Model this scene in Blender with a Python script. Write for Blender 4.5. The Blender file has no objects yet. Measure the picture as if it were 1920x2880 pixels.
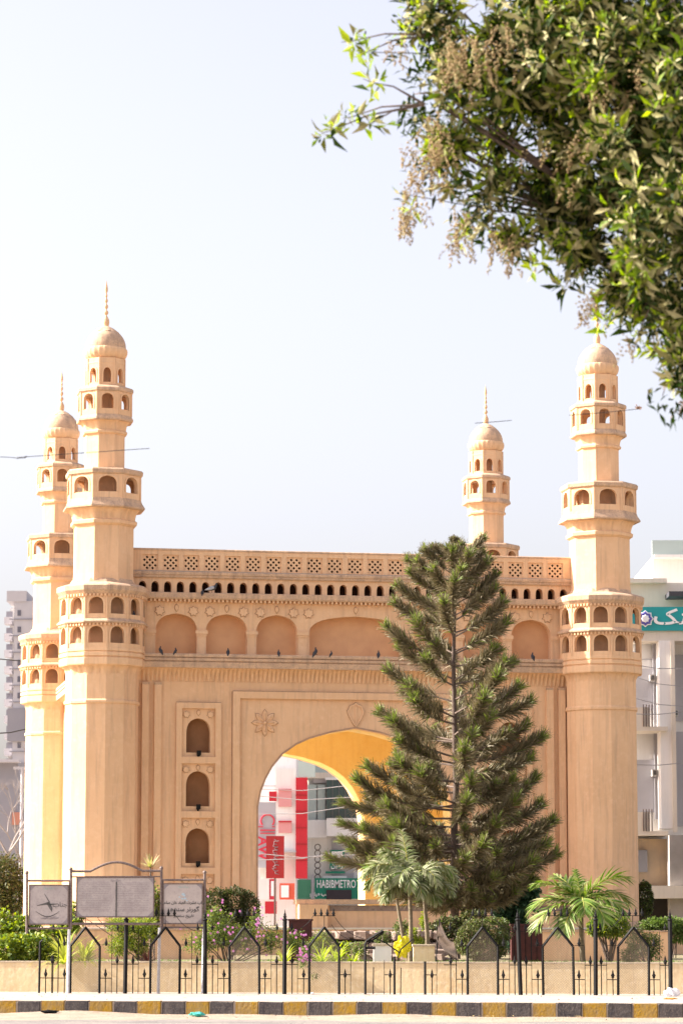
import bpy, bmesh, math, random
import numpy as np
from math import sin, cos, pi, radians as R
from mathutils import Vector, Matrix
random.seed(7); rng = np.random.default_rng(7)
SC = bpy.context.scene; COL = SC.collection

# ------------------------------------------------------------------ camera, sky, sun, exposure
EYE = 1.67; PITCH = R(7.8046); F = 8393.3
cam_d = bpy.data.cameras.new('camera'); cam = bpy.data.objects.new('camera', cam_d); COL.objects.link(cam)
cam.location = (0, 0, EYE); cam.rotation_euler = (R(90) + PITCH, 0, 0)
cam_d.sensor_fit = 'VERTICAL'; cam_d.sensor_height = 36; cam_d.sensor_width = 24
cam_d.lens = F / 2880 * 36; cam_d.clip_start = 0.5; cam_d.clip_end = 4000
cam_d.dof.use_dof = True; cam_d.dof.focus_distance = 60; cam_d.dof.aperture_fstop = 5.2
SC.camera = cam
SUN_AZ = R(94.5); SUN_EL = R(33)          # azimuth from straight towards the camera (-y) round to the left (-x)
sdir = Vector((-sin(SUN_AZ) * cos(SUN_EL), -cos(SUN_AZ) * cos(SUN_EL), sin(SUN_EL)))
w = bpy.data.worlds.new('World'); SC.world = w; w.use_nodes = True
nt = w.node_tree; bg = nt.nodes['Background']
sky = nt.nodes.new('ShaderNodeTexSky'); sky.sky_type = 'NISHITA'; sky.sun_disc = False
sky.sun_elevation = SUN_EL; sky.sun_rotation = math.atan2(sdir.x, sdir.y)
sky.air_density = 1.0; sky.dust_density = 4.0; sky.ozone_density = 1.0; sky.altitude = 10
hs_ = nt.nodes.new('ShaderNodeHueSaturation'); hs_.inputs['Saturation'].default_value = .50     # hazy, washed winter sky
nt.links.new(sky.outputs[0], hs_.inputs['Color']); tm_ = nt.nodes.new('ShaderNodeMix'); tm_.data_type = 'RGBA'; tm_.blend_type = 'MULTIPLY'; tm_.inputs[0].default_value = 1; tm_.inputs[7].default_value = (.965, .895, .915, 1)
nt.links.new(hs_.outputs[0], tm_.inputs[6]); nt.links.new(tm_.outputs[2], bg.inputs[0]); bg.inputs[1].default_value = 0.119
sun_d = bpy.data.lights.new('sun', 'SUN'); sun_d.energy = 5.0; sun_d.angle = R(0.53); sun_d.color = (1, .94, .85)
sun = bpy.data.objects.new('sun', sun_d); COL.objects.link(sun); sun.rotation_euler = (-sdir).to_track_quat('-Z', 'Y').to_euler()
SC.view_settings.view_transform = 'Standard'; SC.view_settings.look = 'None'
SC.view_settings.exposure = 1.53; SC.view_settings.gamma = 1; SC.view_settings.use_curve_mapping = False
SC.cycles.max_bounces = 8; SC.cycles.diffuse_bounces = 5

# ------------------------------------------------------------------ helpers
def at(px, py, Y):
    """the world point that stands at depth Y where the photograph (1920 x 2880) shows px, py"""
    a = (px - 960) / F; b = -(py - 1440) / F; c, s = cos(PITCH), sin(PITCH)
    t = Y / (c - b * s)
    return Vector((a * t, Y, EYE + (s + b * c) * t))

def tag(o, label=None, cat=None, group=None, kind=None):
    if label: o['label'] = label
    if cat: o['category'] = cat
    if group: o['group'] = group
    if kind: o['kind'] = kind
    return o
def empty(name, loc=(0, 0, 0), rz=0, parent=None):
    o = bpy.data.objects.new(name, None); COL.objects.link(o); o.location = loc; o.rotation_euler = (0, 0, rz)
    o.empty_display_size = .2
    if parent: o.parent = parent
    return o
def put(name, me, parent=None, loc=(0, 0, 0), rot=(0, 0, 0), scale=None):
    o = bpy.data.objects.new(name, me); COL.objects.link(o); o.location = loc; o.rotation_euler = rot
    if scale is not None: o.scale = scale if hasattr(scale, '__len__') else (scale,) * 3
    if parent: o.parent = parent
    return o
def copy_tree(o, parent=None):
    c = o.copy(); COL.objects.link(c); c.parent = parent
    for ch in list(o.children): copy_tree(ch, c)
    return c

class MB:
    def __init__(s): s.v = []; s.f = []; s.m = []; s.mats = []; s.cm = 0
    def mat(s, m):
        if m not in s.mats: s.mats.append(m)
        s.cm = s.mats.index(m); return s
    def add(s, vs, fs):
        n = len(s.v); s.v += [tuple(v) for v in vs]
        for f in fs: s.f.append(tuple(i + n for i in f)); s.m.append(s.cm)
        return s
    def box(s, x0, x1, y0, y1, z0, z1):
        vs = [(x, y, z) for z in (z0, z1) for y in (y0, y1) for x in (x0, x1)]
        return s.add(vs, [(0, 2, 3, 1), (4, 5, 7, 6), (0, 1, 5, 4), (2, 6, 7, 3), (0, 4, 6, 2), (1, 3, 7, 5)])
    def loft(s, pts, rad, n=8, closed=True, squash=None):
        """tube through pts with radii rad"""
        pts = [Vector(p) for p in pts]; base = len(s.v); up = Vector((0, 0, 1)); prev = None
        for i, p in enumerate(pts):
            d = (pts[min(i + 1, len(pts) - 1)] - pts[max(i - 1, 0)]).normalized()
            if prev is None:
                a = up.cross(d)
                if a.length < .1: a = Vector((1, 0, 0))
            else: a = prev - d * prev.dot(d)
            a.normalize(); prev = a; b = d.cross(a)
            r = rad[i] if hasattr(rad, '__len__') else rad
            rx, ry = r if hasattr(r, '__len__') else (r, r)
            for k in range(n):
                t = 2 * pi * k / n; q = p + a * (cos(t) * rx) + b * (sin(t) * ry); s.v.append(tuple(q))
        for i in range(len(pts) - 1):
            for k in range(n):
                k2 = (k + 1) % n
                s.f.append((base + i * n + k, base + i * n + k2, base + (i + 1) * n + k2, base + (i + 1) * n + k)); s.m.append(s.cm)
        if closed:
            s.f.append(tuple(base + k for k in reversed(range(n)))); s.m.append(s.cm)
            e = base + (len(pts) - 1) * n; s.f.append(tuple(e + k for k in range(n))); s.m.append(s.cm)
        return s
    def lathe(s, prof, n=24, rot0=0, c=(0, 0), flute=None):
        """prof: list of (r, z); n sides; a vertex at angle rot0"""
        base = len(s.v)
        for i, (r, z) in enumerate(prof):
            for k in range(n):
                t = rot0 + 2 * pi * k / n; rr = r * (1 + (flute(i, k) if flute else 0))
                s.v.append((c[0] + cos(t) * rr, c[1] + sin(t) * rr, z))
        for i in range(len(prof) - 1):
            for k in range(n):
                k2 = (k + 1) % n
                s.f.append((base + i * n + k, base + i * n + k2, base + (i + 1) * n + k2, base + (i + 1) * n + k)); s.m.append(s.cm)
        s.f.append(tuple(base + k for k in reversed(range(n)))); s.m.append(s.cm)
        e = base + (len(prof) - 1) * n; s.f.append(tuple(e + k for k in range(n))); s.m.append(s.cm)
        return s
    def mesh(s, name, m=None, smooth=None):
        me = bpy.data.meshes.new(name); me.from_pydata(s.v, [], s.f); 
        mats = s.mats or [m]
        for x in mats: me.materials.append(x)
        if s.mats: me.polygons.foreach_set('material_index', s.m)
        bm = bmesh.new(); bm.from_mesh(me); bmesh.ops.recalc_face_normals(bm, faces=bm.faces); bm.to_mesh(me); bm.free()
        if smooth is not None: shade(me, smooth)
        me.update(); return me
def shade(me, ang):
    me.polygons.foreach_set('use_smooth', [True] * len(me.polygons))
    me.set_sharp_from_angle(angle=R(ang))

def npmesh(name, V, Fq, mats, midx=None, smooth=False):
    """fast mesh from numpy arrays: V (n,3), Fq (m,k)"""
    me = bpy.data.meshes.new(name); k = Fq.shape[1]
    me.vertices.add(len(V)); me.vertices.foreach_set('co', np.ascontiguousarray(V, dtype=np.float32).ravel())
    me.loops.add(Fq.size); me.loops.foreach_set('vertex_index', np.ascontiguousarray(Fq, dtype=np.int32).ravel())
    me.polygons.add(len(Fq)); me.polygons.foreach_set('loop_start', np.arange(0, Fq.size, k, dtype=np.int32))
    me.polygons.foreach_set('loop_total', np.full(len(Fq), k, dtype=np.int32))
    for m in (mats if isinstance(mats, (list, tuple)) else [mats]): me.materials.append(m)
    if midx is not None: me.polygons.foreach_set('material_index', np.ascontiguousarray(midx, dtype=np.int32))
    if smooth: me.polygons.foreach_set('use_smooth', [True] * len(Fq))
    me.update(calc_edges=True); return me

def plate(name, loops, y0, y1, m, bevel=0.0):
    """solid plate between y0 (front) and y1 from 2D loops (x, z); inner loops are holes"""
    cu = bpy.data.curves.new(name, 'CURVE'); cu.dimensions = '2D'; cu.fill_mode = 'BOTH'
    cu.extrude = abs(y1 - y0) / 2 - bevel; cu.bevel_depth = bevel; cu.bevel_resolution = 0; cu.offset = -bevel
    for lp in loops:
        sp = cu.splines.new('POLY'); sp.points.add(len(lp) - 1); sp.use_cyclic_u = True
        for p, q in zip(sp.points, lp): p.co = (q[0], q[1], 0, 1)
    ob = bpy.data.objects.new(name, cu); COL.objects.link(ob)
    me = bpy.data.meshes.new_from_object(ob.evaluated_get(bpy.context.evaluated_depsgraph_get()))
    bpy.data.objects.remove(ob); bpy.data.curves.remove(cu)
    me.transform(Matrix(((1, 0, 0, 0), (0, 0, -1, (y0 + y1) / 2), (0, 1, 0, 0), (0, 0, 0, 1))))
    me.materials.clear(); me.materials.append(m); me.name = name
    return me
def join(name, meshes, mats=None):
    bm = bmesh.new(); allm = []
    for me in meshes:
        off = len(bm.faces); bm.from_mesh(me); bm.faces.ensure_lookup_table()
        mm = list(me.materials)
        for x in mm:
            if x not in allm: allm.append(x)
        for f in bm.faces[off:]: f.material_index = allm.index(mm[f.material_index]) if mm else 0
    out = bpy.data.meshes.new(name); bm.to_mesh(out); bm.free()
    for x in allm: out.materials.append(x)
    return out

# --- materials
def mat(name, base, rough=.8, var=None, scale=3.0, var2=None, streak=0.0, streak_col=None, bump=0.0, bscale=30, metal=0, spec=.3, stretch=None, island=None, transl=0, obj=False, emis=None):
    m = bpy.data.materials.new(name); m.use_nodes = True; N = m.node_tree.nodes; Lk = m.node_tree.links
    p = N['Principled BSDF']; p.inputs['Roughness'].default_value = rough; p.inputs['Metallic'].default_value = metal
    p.inputs['Specular IOR Level'].default_value = spec
    g = N.new('ShaderNodeNewGeometry'); pos = g.outputs['Position']
    if obj:
        tc = N.new('ShaderNodeTexCoord'); pos = tc.outputs['Object']
    def mp(sc):
        x = N.new('ShaderNodeMapping'); x.inputs['Scale'].default_value = sc; Lk.new(pos, x.inputs['Vector']); return x.outputs[0]
    def noise(sc, vec, det=5, rg=.6):
        x = N.new('ShaderNodeTexNoise'); x.inputs['Scale'].default_value = sc; x.inputs['Detail'].default_value = det; x.inputs['Roughness'].default_value = rg
        Lk.new(vec, x.inputs['Vector']); return x.outputs['Fac']
    def ramp(fac, a, b, c0, c1):
        x = N.new('ShaderNodeValToRGB'); x.color_ramp.elements[0].position = a; x.color_ramp.elements[1].position = b
        x.color_ramp.elements[0].color = c0; x.color_ramp.elements[1].color = c1; Lk.new(fac, x.inputs[0]); return x.outputs[0]
    def mix(f, A, B):
        x = N.new('ShaderNodeMix'); x.data_type = 'RGBA'
        if hasattr(f, 'is_linked'): Lk.new(f, x.inputs[0])
        else: x.inputs[0].default_value = f
        for sk, v in ((6, A), (7, B)):
            if hasattr(v, 'is_linked'): Lk.new(v, x.inputs[sk])
            else: x.inputs[sk].default_value = (*v[:3], 1)
        return x.outputs[2]
    col = tuple(base)
    if island:
        cr = N.new('ShaderNodeValToRGB'); cr.color_ramp.interpolation = 'LINEAR'
        els = cr.color_ramp.elements
        for i, (pp, cc) in enumerate(island):
            e = els[i] if i < 2 else els.new(pp)
            e.position = pp; e.color = (*cc, 1)
        Lk.new(g.outputs['Random Per Island'], cr.inputs[0]); col = cr.outputs[0]
    if var: col = mix(ramp(noise(scale, mp(stretch or (1, 1, 1))), .35, .68, (0, 0, 0, 1), (1, 1, 1, 1)), col, var)
    if var2: col = mix(ramp(noise(scale * 7.3, mp((1, 1, 1)), 8), .5, .75, (0, 0, 0, 1), (.8, .8, .8, 1)), col, var2)
    if streak: col = mix(ramp(noise(1.0, mp((9, 9, .7)), 6), .5, .85, (0, 0, 0, 1), (streak,) * 3 + (1,)), col, streak_col)
    if hasattr(col, 'is_linked'): Lk.new(col, p.inputs['Base Color'])
    else: p.inputs['Base Color'].default_value = (*col, 1)
    if bump:
        b = N.new('ShaderNodeBump'); b.inputs['Strength'].default_value = bump; b.inputs['Distance'].default_value = .02
        Lk.new(noise(bscale, mp((1, 1, 1)), 6), b.inputs['Height']); Lk.new(b.outputs[0], p.inputs['Normal'])
    if transl:
        t = N.new('ShaderNodeBsdfTranslucent'); ms = N.new('ShaderNodeMixShader'); ms.inputs[0].default_value = transl
        if hasattr(col, 'is_linked'):
            hs = N.new('ShaderNodeHueSaturation'); hs.inputs['Value'].default_value = 1.7; hs.inputs['Saturation'].default_value = 1.15
            Lk.new(col, hs.inputs['Color']); Lk.new(hs.outputs[0], t.inputs['Color'])
        else: t.inputs['Color'].default_value = (*[min(1, x * 1.7) for x in col], 1)
        Lk.new(p.outputs[0], ms.inputs[1]); Lk.new(t.outputs[0], ms.inputs[2]); Lk.new(ms.outputs[0], N['Material Output'].inputs[0])
    return m

PL = dict(rough=.9, spec=.15)
plaster = mat('sand_plaster', (.765, .495, .295), var=(.695, .44, .255), scale=.9, var2=(.79, .53, .33), streak=.8, streak_col=(.46, .29, .19), bump=.25, bscale=14, **PL)
grime = mat('grime_line', (.30, .19, .125), var=(.42, .26, .16), scale=14, rough=.9, spec=.15)
plaster_top = mat('weathered_plaster', (.66, .44, .28), var=(.48, .33, .23), scale=5, var2=(.24, .18, .15), streak=.75, streak_col=(.20, .14, .11), bump=.5, bscale=22, **PL)
trimgrey = mat('arch_edge_paint', (.36, .23, .16), var=(.5, .32, .2), scale=5, bump=.3, **PL)
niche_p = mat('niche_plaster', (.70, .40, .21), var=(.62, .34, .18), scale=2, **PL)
dark_in = mat('gallery_dark', (.022, .010, .007), var=(.045, .02, .012), scale=9, **PL)  # darkness of the enclosed gallery put into a near-black colour
orange = mat('orange_paint', (.98, .78, .36), var=(.93, .68, .27), scale=1.1, var2=(.90, .66, .28), streak=.35, streak_col=(.70, .46, .18), bump=.3, **PL)
roofm = mat('roof_screed', (.4, .35, .3), var=(.3, .26, .22), **PL)
black = mat('black_iron', (.006, .006, .0065), rough=.65, var=(.011, .01, .009), scale=40, var2=(.03, .027, .024), spec=.15, bump=.3, bscale=60)
rust = mat('rusty_tube', (.12, .085, .075), rough=.6, var=(.22, .17, .15), scale=30, metal=.2, bump=.3)
whitep = mat('white_pole_paint', (.68, .69, .72), rough=.5, var=(.5, .5, .5), scale=20)
wire = mat('mesh_wire', (.26, .21, .16), rough=.7)
signm = mat('weathered_marble', (.37, .325, .31), rough=.5, var=(.46, .41, .385), scale=4, var2=(.29, .25, .25), streak=.4, streak_col=(.5, .48, .47))
signr = mat('weathered_marble_buff', (.42, .365, .335), rough=.5, var=(.48, .42, .38), scale=4, var2=(.34, .3, .28))
inkd = mat('sign_ink', (.06, .06, .06), var=(.16, .15, .14), scale=30)
inkl = mat('faded_ruling', (.26, .23, .24))
inkg = mat('faded_green_ink', (.32, .5, .4), var=(.42, .5, .5), scale=20)
inkb = mat('faded_blue_ink', (.32, .48, .56), var=(.5, .5, .5), scale=30)
wallm = mat('planter_render', (.72, .58, .36), var=(.62, .47, .27), scale=1.6, var2=(.78, .67, .48), streak=.6, streak_col=(.45, .33, .22), bump=.4, bscale=9, **PL)
wallt = mat('planter_cap', (.6, .5, .36), var=(.42, .34, .25), scale=6, bump=.4, **PL)
paving = mat('dusty_concrete', (.36, .30, .255), var=(.42, .355, .30), scale=1.2, var2=(.26, .21, .17), bump=.5, bscale=20, **PL)
asphalt = mat('dusty_asphalt', (.20, .18, .17), var=(.28, .245, .215), scale=1.1, var2=(.11, .105, .105), bump=.6, bscale=45, **PL)
sand = mat('gutter_sand', (.35, .275, .21), var=(.26, .20, .15), scale=3, var2=(.42, .34, .27), bump=.8, bscale=25, **PL)
kyel = mat('kerb_yellow', (.38, .22, .018), var=(.30, .20, .07), scale=6, var2=(.20, .16, .12), streak=.45, streak_col=(.3, .25, .18), bump=.8, bscale=18, **PL)
kblk = mat('kerb_black', (.052, .048, .052), var=(.10, .088, .085), scale=5, var2=(.19, .16, .135), streak=.4, streak_col=(.2, .17, .15), bump=.8, bscale=18, **PL)
ktop = mat('kerb_mortar', (.38, .32, .26), var=(.38, .32, .26), scale=8, bump=.5, **PL)
soil = mat('garden_soil', (.28, .215, .15), var=(.17, .17, .08), scale=2.5, bump=.8, bscale=12, **PL)
grass_m = mat('grass', (.1, .2, .03), island=[(0, (.07, .15, .02)), (1, (.16, .26, .05))], transl=.3)
bark = mat('bark', (.20, .15, .12), var=(.12, .09, .075), scale=10, bump=1, bscale=25, stretch=(1, 1, .3), **PL)
palmtrunk = mat('palm_trunk', (.24, .19, .13), var=(.16, .13, .09), scale=9, bump=.6, stretch=(.3, .3, 3), **PL)
palmyel = mat('palm_crownshaft', (.5, .42, .08), var=(.3, .33, .08), scale=6, rough=.5)
def leafm(n, *cols, tr=.3, rough=.55, spec=.3):
    k = len(cols); return mat(n, cols[0], rough=rough, spec=spec, transl=tr, island=[(i / max(1, k - 1), c) for i, c in enumerate(cols)])
lf_olive = leafm('dusty_olive_leaf', (.09, .085, .022), (.25, .225, .09), (.40, .355, .18), (.14, .15, .028), (.50, .45, .26), tr=.08, spec=.12)
lf_lime = leafm('fresh_lime_leaf', (.15, .25, .01), (.34, .42, .02), (.13, .22, .01), tr=.38)
lf_shade = leafm('shaded_leaf', (.010, .022, .004), (.028, .055, .006), (.02, .026, .008), tr=.15, spec=.08)  # shade within the crown is put into the leaf colour
seedm = leafm('seed_cluster', (.26, .17, .075), (.36, .27, .12), (.20, .11, .05), (.40, .34, .16), tr=.1)
bush_y = leafm('yellow_green_leaf', (.18, .24, .02), (.32, .35, .05), (.11, .17, .02), tr=.32)
bush_g = leafm('bush_green_leaf', (.07, .12, .025), (.13, .19, .045), (.22, .27, .08), tr=.28)
bush_d = leafm('hedge_dark_leaf', (.03, .05, .012), (.07, .085, .022), (.10, .08, .04), (.04, .07, .015), tr=.2)
bush_o = leafm('clipped_olive_leaf', (.08, .11, .03), (.15, .16, .06), (.19, .15, .09), tr=.2)
strapm = leafm('strap_leaf', (.33, .38, .05), (.46, .46, .12), (.22, .32, .04), tr=.35)
palml = leafm('palm_leaflet', (.05, .11, .01), (.11, .20, .02), (.20, .26, .05), (.36, .37, .18), tr=.2)
palmg = leafm('palm_leaflet_dusty', (.10, .13, .04), (.21, .23, .10), (.38, .37, .24), (.12, .20, .03), tr=.2)
petal = leafm('pink_petal', (.62, .20, .50), (.75, .38, .66), tr=.3)
needle_a = leafm('pine_needle_old', (.16, .135, .068), (.25, .205, .12), (.085, .078, .035), (.34, .28, .18), tr=.1)
needle_b = leafm('pine_needle_tip', (.14, .19, .035), (.22, .28, .06), (.10, .14, .03), tr=.2)
pigm = mat('pigeon_grey', (.055, .055, .065), var=(.03, .03, .035), scale=20, rough=.6)
pigl = mat('pigeon_pale_wing', (.42, .43, .46), var=(.3, .3, .33), scale=20)
def flat(n, c, r=.6, **k): return mat(n, c, rough=r, **k)
white_b = mat('white_render', (.78, .76, .74), var=(.70, .68, .66), scale=.4, streak=.35, streak_col=(.5, .47, .43), rough=.8)
cream_b = mat('cream_render', (.72, .66, .57), var=(.60, .53, .44), scale=.5, streak=.4, streak_col=(.42, .37, .31), rough=.8)
grey_b = mat('grey_render', (.22, .215, .25), var=(.27, .265, .29), scale=.1, rough=.8)
lgrey_b = mat('pale_grey_render', (.46, .44, .46), var=(.40, .39, .42), scale=.1, rough=.8)
glass_d = flat('green_glass', (.05, .085, .08), .12, spec=.6)
glass_l = flat('pale_glass', (.42, .50, .48), .15, spec=.6)
red = mat('red_panel', (.52, .02, .035), var=(.44, .02, .03), scale=1, rough=.5)
redd = flat('dark_red_board', (.30, .018, .022), .5)
green = flat('green_sign', (.01, .21, .13), .5)
greenl = flat('pale_green_sign', (.10, .34, .20), .5)
teal = mat('teal_sign', (.015, .32, .33), var=(.03, .27, .29), scale=2, rough=.5)
purple = flat('violet_logo', (.10, .09, .36), .5)
letw = flat('white_lettering', (.82, .82, .82), .5)
letr = flat('red_lettering', (.60, .04, .07), .5)
letg = flat('grey_lettering', (.26, .16, .17), .5)
maroon = mat('maroon_panel', (.085, .022, .02), var=(.05, .015, .015), scale=8, rough=.5)
stone_m = mat('fountain_stone', (.25, .18, .145), var=(.33, .25, .2), scale=2, var2=(.12, .085, .065), bump=1, bscale=10, **PL)
yelbag = mat('yellow_plastic', (.62, .58, .012), rough=.35, var=(.48, .42, .01), scale=18, transl=.25)
tarp = mat('brown_netting', (.24, .19, .16), var=(.18, .14, .12), scale=8, transl=.2)
turq = mat('turquoise_plastic', (.10, .52, .44), rough=.35, transl=.2)
whbag = mat('white_plastic', (.75, .74, .76), rough=.35, transl=.2)

# ------------------------------------------------------------------ ground, road, kerb, footpath, garden
SLOPE = -0.153                      # the kerb, footpath, fence and planter wall all run closer on the right
def kY(x): return 52.45 + SLOPE * x
ang = math.atan(SLOPE); KT = .28
me = MB().box(-1500, 1500, -1500, 2500, -.3, -.02).mesh('ground', mat('dusty_ground', (.46, .38, .30), var=(.40, .33, .26), scale=.05, **PL)); tag(put('ground', me), kind='structure')
def strip(y0, y1, z0, z1, x0=-40, x1=40):
    """box that follows the kerb line"""
    vs = [(x, kY(x) + o, z) for z in (z0, z1) for o in (y0, y1) for x in (x0, x1)]
    return MB().add(vs, [(0, 2, 3, 1), (4, 5, 7, 6), (0, 1, 5, 4), (2, 6, 7, 3), (0, 4, 6, 2), (1, 3, 7, 5)])
tag(put('road', strip(-60, .05, -.01, 0).mesh('road', asphalt)), kind='structure')
# sand drifted into the gutter, higher on the left
n1, n2 = 160, 14; V = []; 
for j in range(n2):
    for i in range(n1):
        x = -14 + 28 * i / (n1 - 1); t = j / (n2 - 1)
        amp = (.055 - .004 * x) * (1 + .5 * sin(x * 1.7) * sin(x * .53 + 1))
        wd = 1.5 * (1 + .25 * sin(x * .9) + .12 * sin(x * 3.1))
        V.append((x, kY(x) + .02 - wd * t, .004 + amp * (1 - t) ** 2 + random.uniform(-.003, .003) * (t < .95) - .01 * (t == 1)))
Fq = np.array([(j * n1 + i, j * n1 + i + 1, (j + 1) * n1 + i + 1, (j + 1) * n1 + i) for j in range(n2 - 1) for i in range(n1 - 1)])
tag(put('gutter_sand', npmesh('gutter_sand', np.array(V), Fq[:, ::-1], sand, smooth=True)), kind='structure')
b = MB(); x = -8.0; o_ = -2.35
while x < 1.5:
    x2 = x + random.uniform(.15, .5); o2 = o_ + random.uniform(-.035, .035); wd = random.uniform(.008, .028)
    b.add([(x, kY(x) + o_ - wd, .004), (x2, kY(x2) + o2 - wd, .004), (x2, kY(x2) + o2 + wd, .004), (x, kY(x) + o_ + wd, .004)], [(0, 1, 2, 3)]); x, o_ = x2, o2
tag(put('road_crack', b.mesh('road_crack', mat('crack_tar', (.045, .04, .04)))), kind='structure')
tag(put('footpath', strip(.19, 8.0, 0, KT - .004).mesh('footpath', paving)), kind='structure')
kerb = empty('kerb', (0, kY(0), 0), ang); tag(kerb, kind='structure')
kw = .4325; variants = []
for m_ in (kyel, kblk):
    for q in range(3):
        bm = bmesh.new(); bmesh.ops.create_cube(bm, size=1)
        for v in bm.verts: v.co = Vector((v.co.x * (kw - .018), v.co.y * .19 + .095, v.co.z * KT + KT / 2))
        bmesh.ops.bevel(bm, geom=[e for e in bm.edges], offset=.014, segments=2, affect='EDGES')
        for v in bm.verts: v.co += Vector((random.uniform(-.004, .004), random.uniform(-.003, .003), random.uniform(-.004, .004)))
        bm.normal_update()
        kme = bpy.data.meshes.new('kerb_stone'); bm.to_mesh(kme); bm.free()
        kme.materials.append(m_); kme.materials.append(ktop)
        for p in kme.polygons: p.material_index = 1 if p.normal.z > .8 else 0
        variants.append(kme)
for i in range(-24, 26):
    x = (i + .13) * kw
    put('kerb_stone', variants[(3 if i % 2 else 0) + random.randrange(3)], kerb, (x, random.uniform(-.006, .006), random.uniform(-.006, .005)), (0, 0, random.uniform(-.01, .01)))
put('mortar_bed', MB().box(-20, 20, .016, .185, 0, KT - .018).mesh('mortar_bed', ktop), kerb)
# planter wall and garden bed
WO = 6.75
wl = empty('planter_wall', (0, kY(0) + WO, 0), ang); tag(wl, 'low cream rendered planter wall running behind the whole iron fence', 'wall')
put('wall_body', MB().box(-30, 30, 0, .16, .2, .85).mesh('wall_body', wallm), wl)
bm_ = MB()
for i in range(-15, 16): bm_.box(i * 1.9, i * 1.9 + 1.885, -.012, .17, .852, .882)
put('coping', bm_.mesh('coping', wallt), wl)
tag(put('garden_ground', strip(WO + .16, 50, .1, .80).mesh('garden_ground', soil)), kind='structure')

# ------------------------------------------------------------------ the four-minaret gate
U0, D0, SIDE, YAW = -6.419, 80.0, 13.82, R(10.33)
gate = empty('monumental_gate', (U0, D0, 0), YAW)
tag(gate, 'sand coloured square monument with four domed minarets and a tall pointed arch', 'monument')
HW = SIDE / 2; CX = .05
NT = [(1, 0), (.972, .187), (.926, .34), (.857, .50), (.748, .665), (.61, .786), (.471, .865), (.25, .945), (0, 1)]
def arch_loop(cx, hw, z0, zs, za, kind=0):
    if kind == 0: prof = NT
    elif kind == 1: prof = [(1, 0), (.985, .2), (.93, .42), (.83, .62), (.66, .79), (.42, .91), (.2, .97), (0, 1)]
    else: prof = [(1, 0), (.97, .25), (.90, .45), (.77, .64), (.56, .81), (.30, .93), (.12, .985), (0, 1)]
    r = [(cx + hw * a, zs + (za - zs) * b) for a, b in prof]
    l = [(2 * cx - x, z) for x, z in reversed(r[:-1])]
    return [(cx - hw, z0), (cx + hw, z0)] + r[0 if z0 < zs else 1:] + l[:len(l) if z0 < zs else -1]
def rect(x0, x1, z0, z1): return [(x0, z0), (x1, z0), (x1, z1), (x0, z1)]

MZ0 = 1.45; AO = (CX, 2.66, 1.42, 4.70, 6.84)
big = [(CX + s * d, .56, 8.80, 9.47, 9.89) for d in (2.17, 3.54, 4.905) for s in (-1, 1)] + [(CX, 1.27, 8.80, 9.50, 9.89)]
cells = [(6.035, 7.325, 6.145, 6.66, 7.07), (4.58, 5.85, 4.71, 5.24, 5.655), (3.085, 4.40, 3.20, 3.72, 4.13), (1.62, 2.905, 1.74, 2.25, 2.66)]
NX = 4.29; WF = .23
lower = [rect(-HW, HW, MZ0 - .3, 8.42), arch_loop(*AO)]
for s in (-1, 1):
    for c0, c1, b, sp, ap in cells: lower.append(arch_loop(CX + s * NX, .325, b, sp, ap, 1))
me_lower = plate('wall', lower, WF, WF + .28, plaster)
me_back = plate('inner_wall', [rect(-HW + .4, HW - .4, MZ0 - .3, 8.3), arch_loop(*AO)], WF + .281, WF + 1.2, orange)
# the reveal of the front layer is painted like the inside
me_upper = plate('arcade_wall', [rect(-HW, HW, 8.70, 10.46)] + [arch_loop(*b) for b in big], WF, WF + .34, plaster)
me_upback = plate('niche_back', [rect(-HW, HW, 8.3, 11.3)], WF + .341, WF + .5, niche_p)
small = [arch_loop(-HW + 1.13 + i * .343, .102, 10.45, 10.60, 10.755, 1) for i in range(35)]
me_small = plate('gallery_wall', [rect(-HW, HW, 10.43, 10.86)] + small, WF, WF + .30, plaster)
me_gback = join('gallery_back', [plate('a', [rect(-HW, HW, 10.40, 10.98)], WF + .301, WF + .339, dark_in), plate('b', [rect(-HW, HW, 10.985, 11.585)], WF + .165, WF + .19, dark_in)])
jx = [-HW + 1.33 + i * .562 for i in range(21)]
me_par = plate('parapet', [rect(-HW, HW, 10.97, 11.60)] + [rect(x - .212, x + .212, 11.04, 11.475) for x in jx], WF, WF + .16, plaster)
lat = [rect(-.215, .215, -.22, .22)]
for i in range(-3, 4):
    for j in range(-3, 4):
        if (i + j) % 2 == 0: continue
        cx_, cz_ = i * .074, j * .074
        r_ = .041
        if abs(cx_) + r_ < .2145 and abs(cz_) + r_ < .2195: lat.append([(cx_ - r_, cz_), (cx_, cz_ - r_), (cx_ + r_, cz_), (cx_, cz_ + r_)])
me_lat = plate('lattice_panel', lat, .04, .10, plaster)

def profile_strip(prof, x0, x1):
    """extrude a (y, z) profile along x"""
    b = MB(); n = len(prof)
    b.add([(x, y, z) for x in (x0, x1) for y, z in prof], [(i, (i + 1) % n, n + (i + 1) % n, n + i) for i in range(n)] + [tuple(range(n)), tuple(range(n, 2 * n))])
    return b
E_ = HW - .05
led = profile_strip([(WF + .3, 8.40), (WF - .36, 8.40), (WF - .38, 8.545), (WF - .34, 8.555), (WF - .34, 8.575), (WF - .38, 8.585), (WF - .385, 8.65), (WF - .34, 8.66), (WF - .34, 8.675), (WF - .38, 8.685), (WF - .385, 8.755), (WF - .37, 8.775), (WF + .3, 8.785)], -E_, E_).mesh('ledge', plaster_top)
crn = profile_strip([(WF + .3, 10.26), (WF - .20, 10.26), (WF - .23, 10.30), (WF - .24, 10.42), (WF - .22, 10.435), (WF + .3, 10.45)], -E_, E_).mesh('cornice', plaster_top)
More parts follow.
